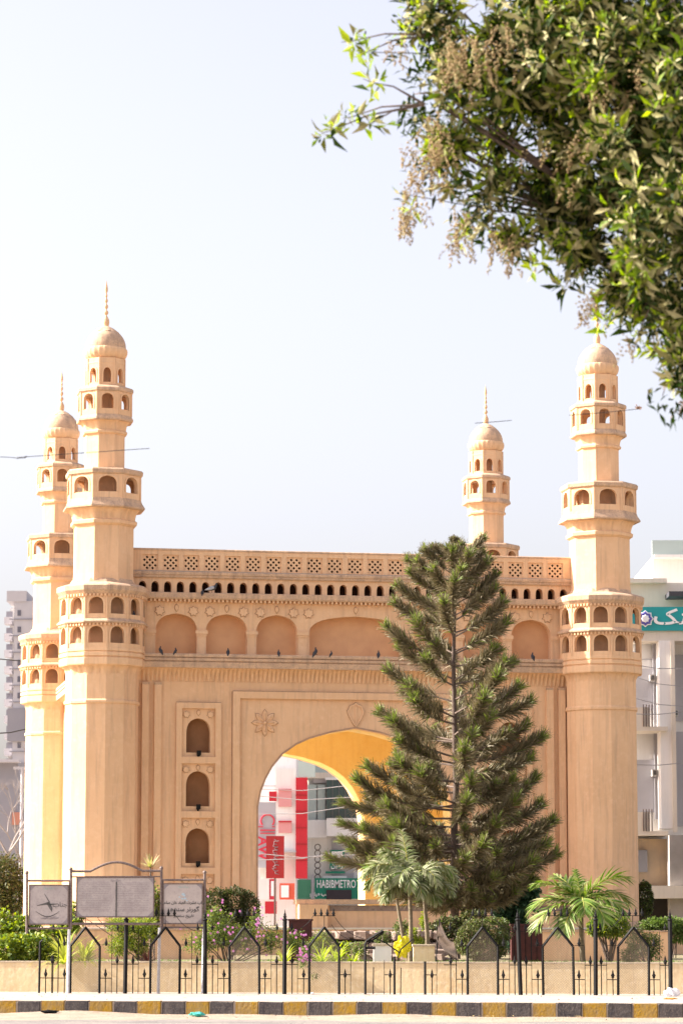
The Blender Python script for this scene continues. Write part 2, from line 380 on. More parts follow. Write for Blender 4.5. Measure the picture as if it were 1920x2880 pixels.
mld = profile_strip([(WF + .3, 10.845), (WF - .05, 10.845), (WF - .07, 10.87), (WF - .07, 10.92), (WF - .10, 10.93), (WF - .11, 10.99), (WF - .09, 11.015), (WF + .3, 11.02)], -E_, E_).mesh('moulding', plaster_top)
cap = profile_strip([(WF + .2, 11.59), (WF - .015, 11.59), (WF - .02, 11.63), (WF, 11.645), (WF + .19, 11.65)], -E_, E_).mesh('parapet_cap', plaster_top)
b = MB()
x = -E_
while x < E_:                                           # dentils under the cornice
    b.box(x, x + .055, WF - .17, WF, 10.195, 10.262); x += .115
den = b.mesh('dentil_row', plaster)
def cove(r0, r1, z0, z1, n=6):
    """concave quarter profile from (r0,z0) out to (r1,z1)"""
    return [(r0 + (r1 - r0) * (1 - cos(pi / 2 * i / n)), z0 + (z1 - z0) * sin(pi / 2 * i / n)) for i in range(n + 1)]
V = []; Fq = []
nx = int(2 * E_ / .0295); pr = cove(0, .33, 8.06, 8.41)
for i in range(nx + 1):
    x = -E_ + 2 * E_ * i / nx; d = -.06 if i % 4 == 0 else (.022 if i % 4 == 2 else .008)
    for k, (o_, z) in enumerate(pr): V.append((x, WF - .02 - o_ - d * min(1, 3 * (1 - k / 6.5)), z))
m_ = len(pr)
for i in range(nx):
    for k in range(m_ - 1): Fq.append((i * m_ + k, (i + 1) * m_ + k, (i + 1) * m_ + k + 1, i * m_ + k + 1))
me_flute = npmesh('fluted_band', np.array(V), np.array(Fq), plaster)

def star_mesh(name, r, pts, inner, depth, m, petals=False, bev=.3):
    lp = []
    for k in range(pts * 2):
        a = pi / 2 + pi * k / pts; rr = r if k % 2 == 0 else r * inner
        if petals and k % 2 == 0:
            lp += [(cos(a - .16) * rr * .80, sin(a - .16) * rr * .80), (cos(a) * rr, sin(a) * rr), (cos(a + .16) * rr * .80, sin(a + .16) * rr * .80)]
        else: lp.append((cos(a) * rr, sin(a) * rr))
    return plate(name, [lp], -depth, .02, m, bevel=depth * bev)
def dirty(me, k, m=None):
    """grime line that has settled round a raised ornament: a slightly larger thin plate behind it"""
    c = me.copy(); c.transform(Matrix.Diagonal((k, 1, k, 1))); y0 = min(v.co.y for v in c.vertices)
    for v in c.vertices: v.co.y = v.co.y / (-y0) * .006 if v.co.y < 0 else v.co.y
    c.materials.clear(); c.materials.append(grime); return join(me.name, [me, c])
me_star = dirty(star_mesh('rosette', .135, 7, .68, .045, plaster, bev=0), 1.16); me_star_s = dirty(star_mesh('rosette', .094, 7, .68, .04, plaster, bev=0), 1.17)
def petal_rosette(r, w_, dep, r0=.0):
    out = []
    for k in range(8):
        a = k * pi / 4 + pi / 2; ca, sa = cos(a), sin(a)
        lp = [(r0 + (r - r0) * t, w_ * b_) for t, b_ in ((0, .25), (.3, .8), (.55, 1), (.8, .7), (.93, .22), (1, 0), (.93, -.22), (.8, -.7), (.55, -1), (.3, -.8), (0, -.25))]
        out.append(plate('p', [[(x * ca - z * sa, x * sa + z * ca) for x, z in lp]], -dep - .0007 * k, .02, plaster, bevel=.012))
    return out
me_ros = join('flower_rosette', petal_rosette(.355, .075, .05) + petal_rosette(.25, .022, .085, .05) + [star_mesh('c', .055, 12, .9, .095, plaster)])
me_ros = dirty(me_ros, 1.07)
def drop_mesh(name, w_, h_, d):
    return plate(name, [[(0, -h_), (w_ * .75, -h_ * .3), (w_, h_ * .2), (w_ * .6, h_ * .75), (0, h_), (-w_ * .6, h_ * .75), (-w_, h_ * .2), (-w_ * .75, -h_ * .3)]], -d, .02, plaster, bevel=d * .3)
me_drop = dirty(drop_mesh('drop_ornament', .055, .095, .035), 1.18); me_drop_s = dirty(drop_mesh('drop_ornament', .05, .075, .03), 1.2)
lf_lp = []
for k in range(25):
    t = k / 24 * 2 * pi; rr = 1 + .07 * abs(sin(3.5 * t)); lf_lp.append((.23 * sin(t) * rr * (1 - .25 * (cos(t) < 0) * -cos(t)), .30 * -cos(t) * rr * -1))
lf_lp = lf_lp[:-1]
tul = [(0, -.33), (.09, -.22), (.20, -.02), (.235, .1), (.19, .17), (.16, .25), (.08, .27), (0, .33), (-.08, .27), (-.16, .25), (-.19, .17), (-.235, .1), (-.20, -.02), (-.09, -.22)]
def sc(lp, a, dz=0): return [(x * a, z * a + dz) for x, z in lp]
me_tul = join('leaf_motif', [plate('g', [sc(tul, 1.06), sc(tul, .80)], -.012, .02, grime), plate('a', [tul, sc(tul, .84)], -.05, .02, plaster), plate('b', [[(-.016, -.26), (.016, -.26), (.02, .2), (0, .25), (-.02, .2)]], -.045, .02, plaster), plate('c', [sc(tul, .84)], -.02, .01, plaster)])
me_ledgecap = MB().box(-.165, .165, -.075, 0, -.02, .06).box(-.14, .14, -.05, 0, -.075, -.02).box(-.15, .15, -.06, 0, .06, .085).mesh('capital', plaster)
me_shaftcol = MB().box(-.125, .125, -.03, 0, 0, .55).mesh('half_column', plaster)
me_pil = MB().mat(plaster).box(-.095, .095, -.12, 0, 1.3, 7.95).mat(plaster_top).box(-.098, .098, -.124, 0, 7.951, 8.01).mesh('pilaster')
b = MB()
b.mat(black).box(-.045, .045, -.13, -.04, -.02, .11).box(-.02, .02, -.06, 0, -.06, .02); b.box(-.06, .06, -.145, -.12, 0, .12)
me_lamp = b.mesh('floodlight')
frm = [rect(-.61, .61, 1.3, 7.485)] + [rect(-.45, .45, c0, c1) for c0, c1, *_ in cells]
me_nframe = join('niche_frame', [plate('a', frm, WF - .085, WF + .01, plaster, bevel=.008), MB().box(-.60, .60, WF - .07, WF, 7.486, 7.50).mesh('b', grime)])
bfr = [[(-3.37, 1.3), (-3.17, 1.3), (-3.17, 7.608), (3.17, 7.608), (3.17, 1.3), (3.37, 1.3), (3.37, 7.80), (-3.37, 7.80)]]
me_bframe = join('arch_surround', [plate('a', bfr, WF - .10, WF + .01, plaster, bevel=.008), MB().box(-3.36, 3.36, WF - .085, WF, 7.801, 7.815).mesh('b', grime), MB().box(-3.39, -3.371, WF - .01, WF, 1.4, 7.8).mesh('c', grime)])
outer = arch_loop(CX, 2.70, 1.42, 4.72, 6.885); inner_ = arch_loop(*AO)
ring_lp = [[p for p in outer[1:]] + [outer[0]] + [inner_[0]] + list(reversed(inner_[1:]))]
me_trim = plate('arch_edge', ring_lp, WF - .022, WF + .0, trimgrey)
nb = plate('niche_wall', [rect(-.40, .40, 1.6, 7.2)], WF + .255, WF + .275, mat('niche_shade_brown', (.26, .13, .065), var=(.20, .10, .05), scale=2, **PL))  # shade of the deep recess painted in as a darker brown

def facade(side, full):
    """side 0 front, 1 right, 2 rear, 3 left"""
    ctr = Vector((HW, HW, 0)); a = side * pi / 2
    off = Matrix.Rotation(a, 3, 'Z') @ Vector((0, -HW, 0)) + ctr
    fr = empty('facade', off + Vector((0, 0, EYE * (1 - 1.0066))), a, gate); fr.scale = (1.0066, 1, 1.0066)
    def P(name, me, loc=(0, 0, 0)): return put(name, me, fr, loc)
    P('wall', me_lower); P('inner_wall', me_back); P('arcade_wall', me_upper); P('niche_back', me_upback)
    P('gallery_wall', me_small); P('gallery_back', me_gback); P('parapet', me_par)
    P('ledge', led); P('cornice', crn); P('moulding', mld); P('parapet_cap', cap)
    if not full: return fr
    P('dentil_row', den)['kind'] = 'stuff'; P('fluted_band', me_flute)
    for x in jx: P('lattice_panel', me_lat, (x, WF, 11.2575))
    for c in big[:6]:
        P('drop_ornament', me_drop, (c[0], WF, 10.03))
        for s in (-1, 1): P('rosette', me_star, (c[0] + s * .455, WF, 9.95))
    P('drop_ornament', me_drop, (CX, WF, 10.05))
    for s in (-1, 1): P('rosette', me_star, (CX + s * 1.30, WF, 9.945))
    for s in (-1, 1):
        for d in (1.46, 2.855, 4.225, 5.62):
            P('capital', me_ledgecap, (CX + s * d, WF, 9.36)); P('half_column', me_shaftcol, (CX + s * d, WF, 8.76))
        for d in (5.73, 5.397): P('pilaster', me_pil, (CX + s * d, WF, 0))
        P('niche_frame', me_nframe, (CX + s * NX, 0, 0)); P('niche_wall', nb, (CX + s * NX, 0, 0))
        for c0, c1, bz, sp, ap in cells:
            P('drop_ornament', me_drop_s, (CX + s * NX, WF, c1 - .115))
            for q in (-1, 1): P('rosette', me_star_s, (CX + s * NX + q * .325, WF, c1 - .16))
            P('floodlight', me_lamp, (CX + s * NX, WF, bz - .07))
        P('flower_rosette', me_ros, (CX + s * 2.49, WF, 6.965))
    P('arch_surround', me_bframe, (CX, 0, 0)); P('arch_edge', me_trim); P('leaf_motif', me_tul, (CX, WF, 7.21))
    return fr
facade(0, True); facade(3, True); facade(1, False); facade(2, False)
put('ceiling', MB().box(.6, SIDE - .6, .6, SIDE - .6, 8.1, 8.25).mesh('ceiling', orange), gate)
put('roof', MB().box(.2, SIDE - .2, .2, SIDE - .2, 11.0, 11.1).mesh('roof', roofm), gate)

def facet(name, n, Rr, z0, z1, az0, azs, aza, hwf, kind, th=.09):
    wd = 2 * Rr * sin(pi / n); h = wd * hwf / 2
    return join(name, [plate('a', [rect(-wd / 2, wd / 2, z0, z1), arch_loop(0, h, az0, azs, aza, kind)], 0, th, plaster),
                       plate('b', [arch_loop(0, h + .05, az0, azs, aza + .045, kind)[1:] + arch_loop(0, h + .05, az0, azs, aza + .045, kind)[:1] + [arch_loop(0, h, az0, azs, aza, kind)[0]] + list(reversed(arch_loop(0, h, az0, azs, aza, kind)[1:]))], -.012, .01, plaster),
                       plate('c', [rect(-wd / 2, -wd / 2 + .035, z0, z1)], -.014, .01, plaster), plate('d', [rect(wd / 2 - .035, wd / 2, z0, z1)], -.014, .01, plaster)])
inner_p = mat('inner_plaster_shade', (.46, .28, .165), var=(.34, .21, .13), scale=3, **PL)  # shade inside the balconies is put into this browner plaster
f_lan = facet('lantern_panel', 8, .557, 16.02, 16.80, 16.12, 16.34, 16.525, .50, 1, .07)
f_up = facet('balcony_panel', 8, .755, 15.22, 15.86, 15.37, 15.62, 15.79, .56, 1)
f_b2 = facet('balcony_panel', 8, 1.03, 12.88, 13.58, 13.07, 13.28, 13.50, .62, 1, .11)
f_dt = facet('balcony_panel', 12, 1.145, 9.62, 10.30, 9.77, 10.0, 10.22, .66, 1, .11)
f_dm = facet('balcony_panel', 12, 1.145, 8.78, 9.54, 8.99, 9.22, 9.44, .66, 1, .11)
O8 = pi / 8; O12 = 0
def ngon(name, prof, n, m, smooth=None, rot0=None):
    return MB().lathe(prof, n, (O8 if n == 8 else 0) if rot0 is None else rot0).mesh(name, m, smooth)
# fluted coves: more sides than the polygon, grooves between
def flutecove(name, r0, r1, z0, z1, n, per, m):
    pr = cove(r0, r1, z0, z1); V = []; N_ = n * per
    rot = O8 if n == 8 else 0
    for r, z in pr:
        for k in range(n):
            a0 = rot + 2 * pi * k / n; a1 = a0 + 2 * pi / n
            for j in range(per):
                t = j / per; p0 = Vector((cos(a0), sin(a0))); p1 = Vector((cos(a1), sin(a1))); q = p0.lerp(p1, t) * r
                q *= 1 - (.035 if j % 3 == 0 and j else 0) * (1 if z < z1 - .001 else 0) * (r1 / r if False else 1)
                V.append((q.x, q.y, z))
    Fq = [(i * N_ + k, i * N_ + (k + 1) % N_, (i + 1) * N_ + (k + 1) % N_, (i + 1) * N_ + k) for i in range(len(pr) - 1) for k in range(N_)]
    return npmesh(name, np.array(V), np.array(Fq), m)
m_low = ngon('lower_shaft', [(.985, 1.2), (.985, 7.39), (1.02, 7.41), (1.025, 7.47), (.985, 7.515), (.985, 8.2)], 12, plaster)
m_base = ngon('base_step', [(1.12, 1.3), (1.12, 1.62), (1.0, 1.66)], 12, plaster_top)
m_fl1 = flutecove('fluted_collar', .985, 1.13, 8.16, 8.425, 12, 9, plaster)
m_mb = ngon('balcony_base', [(.9, 8.41), (1.15, 8.41), (1.165, 8.44), (1.165, 8.60), (1.13, 8.615), (1.13, 8.635), (1.165, 8.65), (1.165, 8.74), (1.13, 8.755), (1.13, 8.77), (1.16, 8.785), (1.16, 8.86), (1.1, 8.885), (.82, 8.9)], 12, plaster)
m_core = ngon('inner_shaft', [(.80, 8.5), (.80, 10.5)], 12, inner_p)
m_mr = ngon('balcony_eave', [(.7, 9.50), (1.15, 9.50), (1.235, 9.53), (1.24, 9.565), (1.15, 9.64), (1.12, 9.72), (.7, 9.73)], 12, plaster_top)
m_tr = ngon('balcony_cornice', [(.7, 10.28), (1.16, 10.28), (1.22, 10.36), (1.25, 10.40), (1.255, 10.52), (1.2, 10.56), (.9, 10.65), (.84, 10.75)], 12, plaster_top)
def denring(n, r, z0, z1, per):
    b = MB()
    for k in range(n):
        a0 = 2 * pi * k / n; a1 = a0 + 2 * pi / n; p0 = Vector((cos(a0), sin(a0), 0)) * r; p1 = Vector((cos(a1), sin(a1), 0)) * r
        d = (p1 - p0).normalized(); o_ = Vector((d.y, -d.x, 0))
        for j in range(per):
            c = p0.lerp(p1, (j + .5) / per); hh = .024
            vs = [tuple(c + d * s1 * hh + o_ * s2 + Vector((0, 0, z))) for z in (z0, z1) for s2 in (-.03, .035) for s1 in (-1, 1)]
            b.add(vs, [(0, 2, 3, 1), (4, 5, 7, 6), (0, 1, 5, 4), (2, 6, 7, 3), (0, 4, 6, 2), (1, 3, 7, 5)])
    return b.mesh('dentil_ring', plaster)
m_d1 = denring(12, 1.17, 10.235, 10.30, 6); m_d2 = denring(12, 1.17, 9.45, 9.515, 6)
m_mid = ngon('middle_shaft', [(.87, 10.6), (.84, 10.9), (.84, 12.18), (.93, 12.24), (.94, 12.32), (.88, 12.36)], 8, plaster)
m_fl2 = flutecove('fluted_collar', .88, 1.08, 12.35, 12.66, 8, 12, plaster)
m_r2 = ngon('balcony_eave', [(.6, 12.64), (1.10, 12.64), (1.15, 12.66), (1.15, 12.70), (1.07, 12.82), (1.04, 12.91), (.6, 12.93)], 8, plaster_top)
m_c2 = ngon('balcony_cornice', [(.5, 13.55), (1.05, 13.55), (1.085, 13.58), (1.095, 13.67), (1.05, 13.715), (.6, 13.76)], 8, plaster_top)
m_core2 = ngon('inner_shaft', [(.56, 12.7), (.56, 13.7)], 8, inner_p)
m_up = ngon('upper_shaft', [(.575, 13.7), (.565, 13.8), (.565, 14.70), (.63, 14.73), (.64, 14.78), (.60, 14.82)], 8, plaster)
m_fl3 = flutecove('fluted_collar', .60, .76, 14.81, 15.08, 8, 9, plaster)
m_r3 = ngon('balcony_eave', [(.4, 15.06), (.78, 15.06), (.80, 15.08), (.80, 15.12), (.76, 15.20), (.74, 15.26), (.4, 15.27)], 8, plaster_top)
m_c3 = ngon('balcony_cornice', [(.4, 15.84), (.76, 15.84), (.80, 15.87), (.80, 15.94), (.76, 15.98), (.56, 16.05), (.4, 16.06)], 8, plaster_top)
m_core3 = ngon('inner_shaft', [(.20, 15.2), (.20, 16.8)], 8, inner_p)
m_l1 = ngon('lantern_top', [(.4, 16.62), (.555, 16.62), (.565, 16.66), (.54, 16.78), (.45, 16.82)], 8, plaster)
def dflute(i, k): return (-.03 if k % 3 == 0 else .012) if 1 <= i <= 6 else 0
m_dome1 = MB().lathe([(.44, 16.78), (.50, 16.82), (.545, 16.87), (.575, 16.93), (.59, 16.99), (.59, 17.05), (.58, 17.09), (.555, 17.12)], 72, flute=dflute).mesh('dome_petals', plaster, 60)
m_dome2 = MB().lathe([(.545, 17.08), (.555, 17.14), (.545, 17.24), (.515, 17.34), (.47, 17.43), (.40, 17.52), (.32, 17.59), (.22, 17.645), (.12, 17.68), (.06, 17.74)], 36).mesh('dome', plaster_top, 70)
lp = []
for k in range(48):
    a = 2 * pi * k / 48; lp.append((k, a))
b = MB(); P_ = []
for rr_, zz in ((.06, 17.76), (.22, 17.675), (.34, 17.60)):
    P_.append([(rr_ * (1 + (.18 * abs(cos(4 * a)) - .1 if rr_ > .3 else 0)), zz - (0.03 * abs(cos(4 * a)) if rr_ > .3 else 0), a) for k, a in lp])
vs = [(r * cos(a), r * sin(a), z) for ringp in P_ for r, z, a in ringp]
vs += [(r * cos(a), r * sin(a), z - .05) for r, z, a in P_[-1]]
fs = [(i * 48 + k, i * 48 + (k + 1) % 48, (i + 1) * 48 + (k + 1) % 48, (i + 1) * 48 + k) for i in range(3) for k in range(48)]
m_pet = b.add(vs, fs).mesh('dome_cap', plaster_top)
fin = [(.05, 17.68), (.075, 17.76), (.095, 17.84), (.09, 17.92), (.05, 18.01), (.028, 18.04)]
for z, r, h in ((18.13, .068, .075), (18.30, .060, .075), (18.465, .05, .07), (18.60, .04, .055)):
    fin += [(.022, z - h * 1.05), (r * .75, z - h * .55), (r, z - .01), (r * .8, z + h * .5), (.022, z + h * .95)]
fin += [(.025, 18.68), (.045, 18.74), (.042, 18.82), (.022, 18.92), (.004, 19.02)]
m_fin = MB().lathe(fin, 12).mesh('finial', plaster, 60)
def minaret(cx, cy):
    t = put('minaret', m_low, gate, (cx, cy, 0))
    def P(name, me, rz=0, loc=(0, 0, 0)): return put(name, me, t, loc, (0, 0, rz))
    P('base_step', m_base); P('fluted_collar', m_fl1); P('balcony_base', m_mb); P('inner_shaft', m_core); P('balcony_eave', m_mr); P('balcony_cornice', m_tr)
    P('dentil_ring', m_d1)['kind'] = 'stuff'; P('dentil_ring', m_d2)['kind'] = 'stuff'; P('middle_shaft', m_mid); P('fluted_collar', m_fl2); P('balcony_eave', m_r2)
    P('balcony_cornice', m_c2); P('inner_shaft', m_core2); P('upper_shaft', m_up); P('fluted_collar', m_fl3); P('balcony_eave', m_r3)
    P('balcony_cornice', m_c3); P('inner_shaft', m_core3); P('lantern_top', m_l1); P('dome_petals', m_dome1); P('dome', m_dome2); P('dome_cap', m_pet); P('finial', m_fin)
    for n, me, Rr in ((8, f_lan, .557), (8, f_up, .755), (8, f_b2, 1.03), (12, f_dt, 1.145), (12, f_dm, 1.145)):
        ap = Rr * cos(pi / n)
        for k in range(n):
            # face normal angle: octagon has flats on the axes, the twelve-sided balconies have corners there
            a = 2 * pi * k / n + (0 if n == 8 else pi / 12)
            nrm = Vector((cos(a), sin(a), 0)) * ap
            P(me.name.split('.')[0], me, a + pi / 2, nrm)
    return t
for cx, cy in ((0, 0), (SIDE, 0), (0, SIDE), (SIDE, SIDE)): minaret(cx, cy)
# platform the monument stands on, and the low walls in front of its arch
pf = put('plinth', MB().box(-2.6, SIDE + 2.6, -2.6, SIDE + 2.6, .5, 1.45).mesh('plinth', plaster), None, (U0, D0, 0), (0, 0, YAW))
tag(pf, 'low sand coloured platform under the four minarets', 'platform')
put('paving_slab', MB().box(-2.7, SIDE + 2.7, -2.7, SIDE + 2.7, 1.45, 1.5).mesh('paving_slab', mat('pale_paving', (.72, .64, .54), var=(.64, .56, .47), rough=.8)), pf)
def gp(u, v, z): return Vector((U0, D0, 0)) + Matrix.Rotation(YAW, 3, 'Z') @ Vector((u, -v, z))
lw = empty('fountain_wall', gp(5.0, 2.0, 0), YAW); tag(lw, 'low orange wall with a thick coping across the foot of the big arch', 'wall')
put('wall_body', MB().box(.0, 8.2, -.25, .1, 1.3, 2.08).mesh('wall_body', plaster), lw)
put('pier', MB().box(-.05, .70, -.55, .1, 1.3, 2.10).mesh('pier', plaster), lw)
put('coping', MB().box(-.1, 8.25, -.34, .16, 2.105, 2.23).mesh('coping', plaster_top), lw)
put('recess_band', MB().box(.8, 8.1, -.262, -.2, 1.93, 2.08).mesh('recess_band', stone_m), lw)
# stepped masonry of the dry fountain
ft = empty('dry_fountain', (.3, 66, .8)); tag(ft, 'stepped brown stone masonry of a dry fountain behind the broken fence', 'fountain')
bm_variants = []
for q in range(5):
    bm = bmesh.new(); bmesh.ops.create_cube(bm, size=1); bmesh.ops.bevel(bm, geom=list(bm.edges), offset=.12, segments=1, affect='EDGES')
    for v in bm.verts: v.co += Vector([random.uniform(-.07, .07) for _ in range(3)])
    sm = bpy.data.meshes.new('stone'); bm.to_mesh(sm); bm.free(); sm.materials.append(stone_m); bm_variants.append(sm)
for lev in range(5):
    n = 13 if lev < 5 else 11
    for i in range(n):
        wx = 3.2 / n * (1 + .25 * random.uniform(-1, 1))
        zz = .06 + lev * .125
        put('stone', random.choice(bm_variants), ft, (-1.15 + 3.1 * (i + .5) / n, -.2 + lev * (.5 if lev < 4 else .28) + random.uniform(-.08, .08), zz), (random.uniform(-.12, .12), random.uniform(-.08, .08), random.uniform(-.3, .3)), (wx * 1.15, .55, .17 * random.uniform(.85, 1.15)))
put('basin', MB().box(-1.3, 2.1, -.1, 3.2, 0, .06).mesh('basin', stone_m), ft)

# ------------------------------------------------------------------ pigeons
def pigeon_mesh():
    b = MB()
    b.mat(pigm).loft([(-.17, 0, .045), (-.10, 0, .06), (-.04, 0, .085), (.03, 0, .105), (.075, 0, .125), (.095, 0, .155), (.105, 0, .185), (.118, 0, .205), (.135, 0, .203), (.150, 0, .196)],
           [(.022, .006), (.035, .014), (.055, .045), (.062, .058), (.05, .05), (.030, .030), (.024, .024), (.024, .023), (.014, .014), (.003, .003)], 10)
    b.loft([(.0, .022, .06), (.005, .022, 0)], .006, 5).loft([(.0, -.022, .06), (.005, -.022, 0)], .006, 5)
    return b.mesh('pigeon', None, 60)
def wing_mesh(s, m=None):
    return MB().loft([(.06, .045 * s, .115), (.0, .062 * s, .105), (-.07, .045 * s, .08), (-.15, .02 * s, .06)], [(.010, .03), (.012, .042), (.010, .030), (.004, .008)], 8).mesh('wing', m or pigl, 60)
PG = pigeon_mesh(); WG = [wing_mesh(1), wing_mesh(-1)]; WGD = [wing_mesh(1, pigm), wing_mesh(-1, pigm)]
def pigeon(loc, rz, label, s=1.15):
    pale = 'pale winged' in label and 'beside' not in label; s *= .9 if pale else .64
    o = put('pigeon', PG, None, loc, (0, 0 if pale else -.75, rz), s)
    tag(o, label, 'bird', 'pigeons perched on the monument')
    for w_ in (WG if pale else WGD): put('wing', w_, o)
LZ = 8.785
def lp_(u, z=LZ, v=.55): return gp(u, v, z)
pigeon(lp_(1.47), 2.6, 'grey pigeon standing at the left foot of the first arcade niche')
pigeon(lp_(1.95, v=.45), .3, 'small dark pigeon resting in the middle of the first arcade niche', 1)
pigeon(lp_(3.34, v=.5), 1.5, 'dark pigeon on the ledge in the second arcade niche from the left', 1.05)
pigeon(lp_(4.70, v=.5), 1.9, 'pigeon low on the ledge below the third arcade niche', .95)
pigeon(lp_(5.74, v=.62), .4, 'large dark pigeon on the ledge at the left end of the wide centre niche', 1.35)
pigeon(lp_(6.18, v=.5), -.2, 'small pigeon on the ledge beside the large dark one', .9)
pigeon(lp_(7.46, v=.5), 1.4, 'pigeon near the right end of the wide centre niche', 1.05)
pigeon(lp_(11.73, v=.5), 2.1, 'single pigeon in the arcade niche right of the pine')
pigeon(lp_(2.88, 10.45, .45), .05, 'pale winged pigeon on the upper cornice in front of the seventh small arch', 1.3)
pigeon(lp_(2.70, 10.45, .0), 1.5, 'dark pigeon tucked in the sixth small arch beside the pale winged one', .95)
def mpig(u, v, z, a, r, label): pigeon(gp(u + cos(a) * r, v - sin(a) * r, z), 1.2, label, 1.1)
mpig(0, 0, 9.73, R(-45) + .15, .98, 'pigeon sitting in the right top balcony opening of the front left minaret')
mpig(0, -SIDE, 9.73, R(-45), .98, 'grey pigeon in the top double balcony of the rear left minaret')
mpig(SIDE, 0, 12.93, R(-35), .85, 'black pigeon in the right opening of the middle balcony on the right minaret')

# ------------------------------------------------------------------ foliage builders
def leaves(C, D, L, W, mats, fold=.25, droop=.15, midx=None):
    """C base points, D unit directions, L lengths, W half widths; folded lance shaped leaves of 4 triangles"""
    n = len(C); up = np.tile(np.array([0, 0, 1.]), (n, 1)) + rng.normal(0, .45, (n, 3))
    S = np.cross(D, up); S /= np.linalg.norm(S, axis=1, keepdims=True) + 1e-9; Nn = np.cross(S, D)
    L = np.broadcast_to(L, (n,))[:, None]; W = np.broadcast_to(W, (n,))[:, None]
    d = np.array([0, 0, -1.]) * droop
    p0 = C; p1 = C + D * L * .45 + S * W + Nn * W * fold; p2 = C + D * L * .45 - S * W + Nn * W * fold
    pm = C + D * L * .5 + d * L * .25; p3 = C + D * L + d * L
    V = np.stack([p0, p1, pm, p2, p3], 1).reshape(-1, 3); b = np.arange(n)[:, None] * 5
    Fq = np.concatenate([b + [0, 2, 1], b + [0, 3, 2], b + [1, 2, 4], b + [2, 3, 4]], 1).reshape(-1, 3)
    mi = None if midx is None else np.repeat(midx, 4)
    return V, Fq, mi
def unit(a): return a / (np.linalg.norm(a, axis=1, keepdims=True) + 1e-9)
def blob_leaves(blobs, n, L, W, mats, probs=None, shell=.55, droop=.2, flatb=False, rough=.16):
    """leaves spread through a union of ellipsoids (cx,cy,cz,rx,ry,rz), thicker near the surface, lumpy outline"""
    B = np.array(blobs, float); vol = (B[:, 3] * B[:, 4] * B[:, 5]) ** (2 / 3); k = rng.choice(len(B), n, p=vol / vol.sum())
    d = unit(rng.normal(0, 1, (n, 3))); r = (shell + (1 - shell) * rng.random(n)) ** .8
    lump = 1 + rough * (np.sin(d[:, 0] * 7 + k * 1.7) * np.sin(d[:, 1] * 6 + k) + np.sin(d[:, 2] * 9 + k * 2.3) * .6 + rng.normal(0, .35, n))
    C = B[k, :3] + d * B[k, 3:6] * (r * lump)[:, None]
    D = unit(d + rng.normal(0, .7, (n, 3)) + np.array([0, 0, .25]))
    Ls = L * rng.uniform(.6, 1.25, n); Ws = W * rng.uniform(.7, 1.2, n)
    mi = rng.choice(len(mats), n, p=probs) if len(mats) > 1 else None
    V, Fq, m2 = leaves(C, D, Ls, Ws, mats, droop=droop, midx=mi)
    return npmesh('foliage', V, Fq, list(mats), m2)
def shrub(name, label, cat, base, blobs, n, L, W, mats, probs=None, stems=4, shell=.5, group=None, stemr=.015, rough=.16, extra=None):
    base = Vector(base); t = empty(name, base); tag(t, label, cat, group)
    bl = [(b[0] - base.x, b[1] - base.y, b[2] - base.z, *b[3:]) for b in blobs]
    f = put('foliage', blob_leaves(bl, n, L, W, mats, probs, shell, rough=rough), t); f['kind'] = 'stuff'
    b = MB(); rr = random.Random(len(label))
    for i in range(stems):
        q = bl[i % len(bl)]; top = Vector(q[:3]) + Vector((rr.uniform(-.4, .4) * q[3], rr.uniform(-.4, .4) * q[4], rr.uniform(-.2, .5) * q[5]))
        st = Vector((rr.uniform(-.06, .06), rr.uniform(-.06, .06), -.05)); mid = st.lerp(top, .5) + Vector((rr.uniform(-.05, .05), 0, .03))
        b.loft([st, mid, top], [stemr, stemr * .7, stemr * .3], 5)
    put('stems', b.mesh('stems', bark, 50), t)
    return t
def B(px, py, Y, rx, ry, rz=None):
    """ellipsoid centred where the photo shows px, py, at depth Y; rx, ry radii in photo pixels"""
    p = at(px, py, Y); s = Y / F
    return (p.x, p.y, p.z, rx * s, (rz if rz else rx * s * .8), ry * s)
def gnd(px, Y, z=.8): p = at(px, 2600, Y); return (p.x, Y, z)

def strap_plant(name, label, cat, base, n, L, W, m, spread=.7, group=None, droop=.9, upm=1.0, stem=0):
    t = empty(name, base); tag(t, label, cat, group)
    V = []; Fq = []; seg = 6
    for i in range(n):
        a = random.uniform(0, 2 * pi); el = random.uniform(.25, 1.35) * upm; l = L * random.uniform(.7, 1.15); hd = Vector((cos(a), sin(a), 0))
        p = Vector((hd.x * .02, hd.y * .02, stem)); side = Vector((-hd.y, hd.x, 0)); b0 = len(V)
        for k in range(seg + 1):
            q = k / seg; ww = W * (1 - q ** 2.2) * (.6 + .8 * min(q * 3, .5)) + .001
            V += [tuple(p + side * ww), tuple(p - side * ww)]
            e = el - droop * q * 1.3; p = p + (hd * cos(e) * spread + Vector((0, 0, sin(e)))) * (l / seg)
        for k in range(seg): Fq.append((b0 + 2 * k, b0 + 2 * k + 1, b0 + 2 * k + 3, b0 + 2 * k + 2))
    f = put('leaves', npmesh('leaves', np.array(V), np.array(Fq), m), t); f['kind'] = 'stuff'
    if stem: put('stem', MB().loft([(0, 0, -.05), (.02, 0, stem * .5), (0, 0, stem)], [.03, .022, .02], 7).mesh('stem', bark, 50), t)
    return t

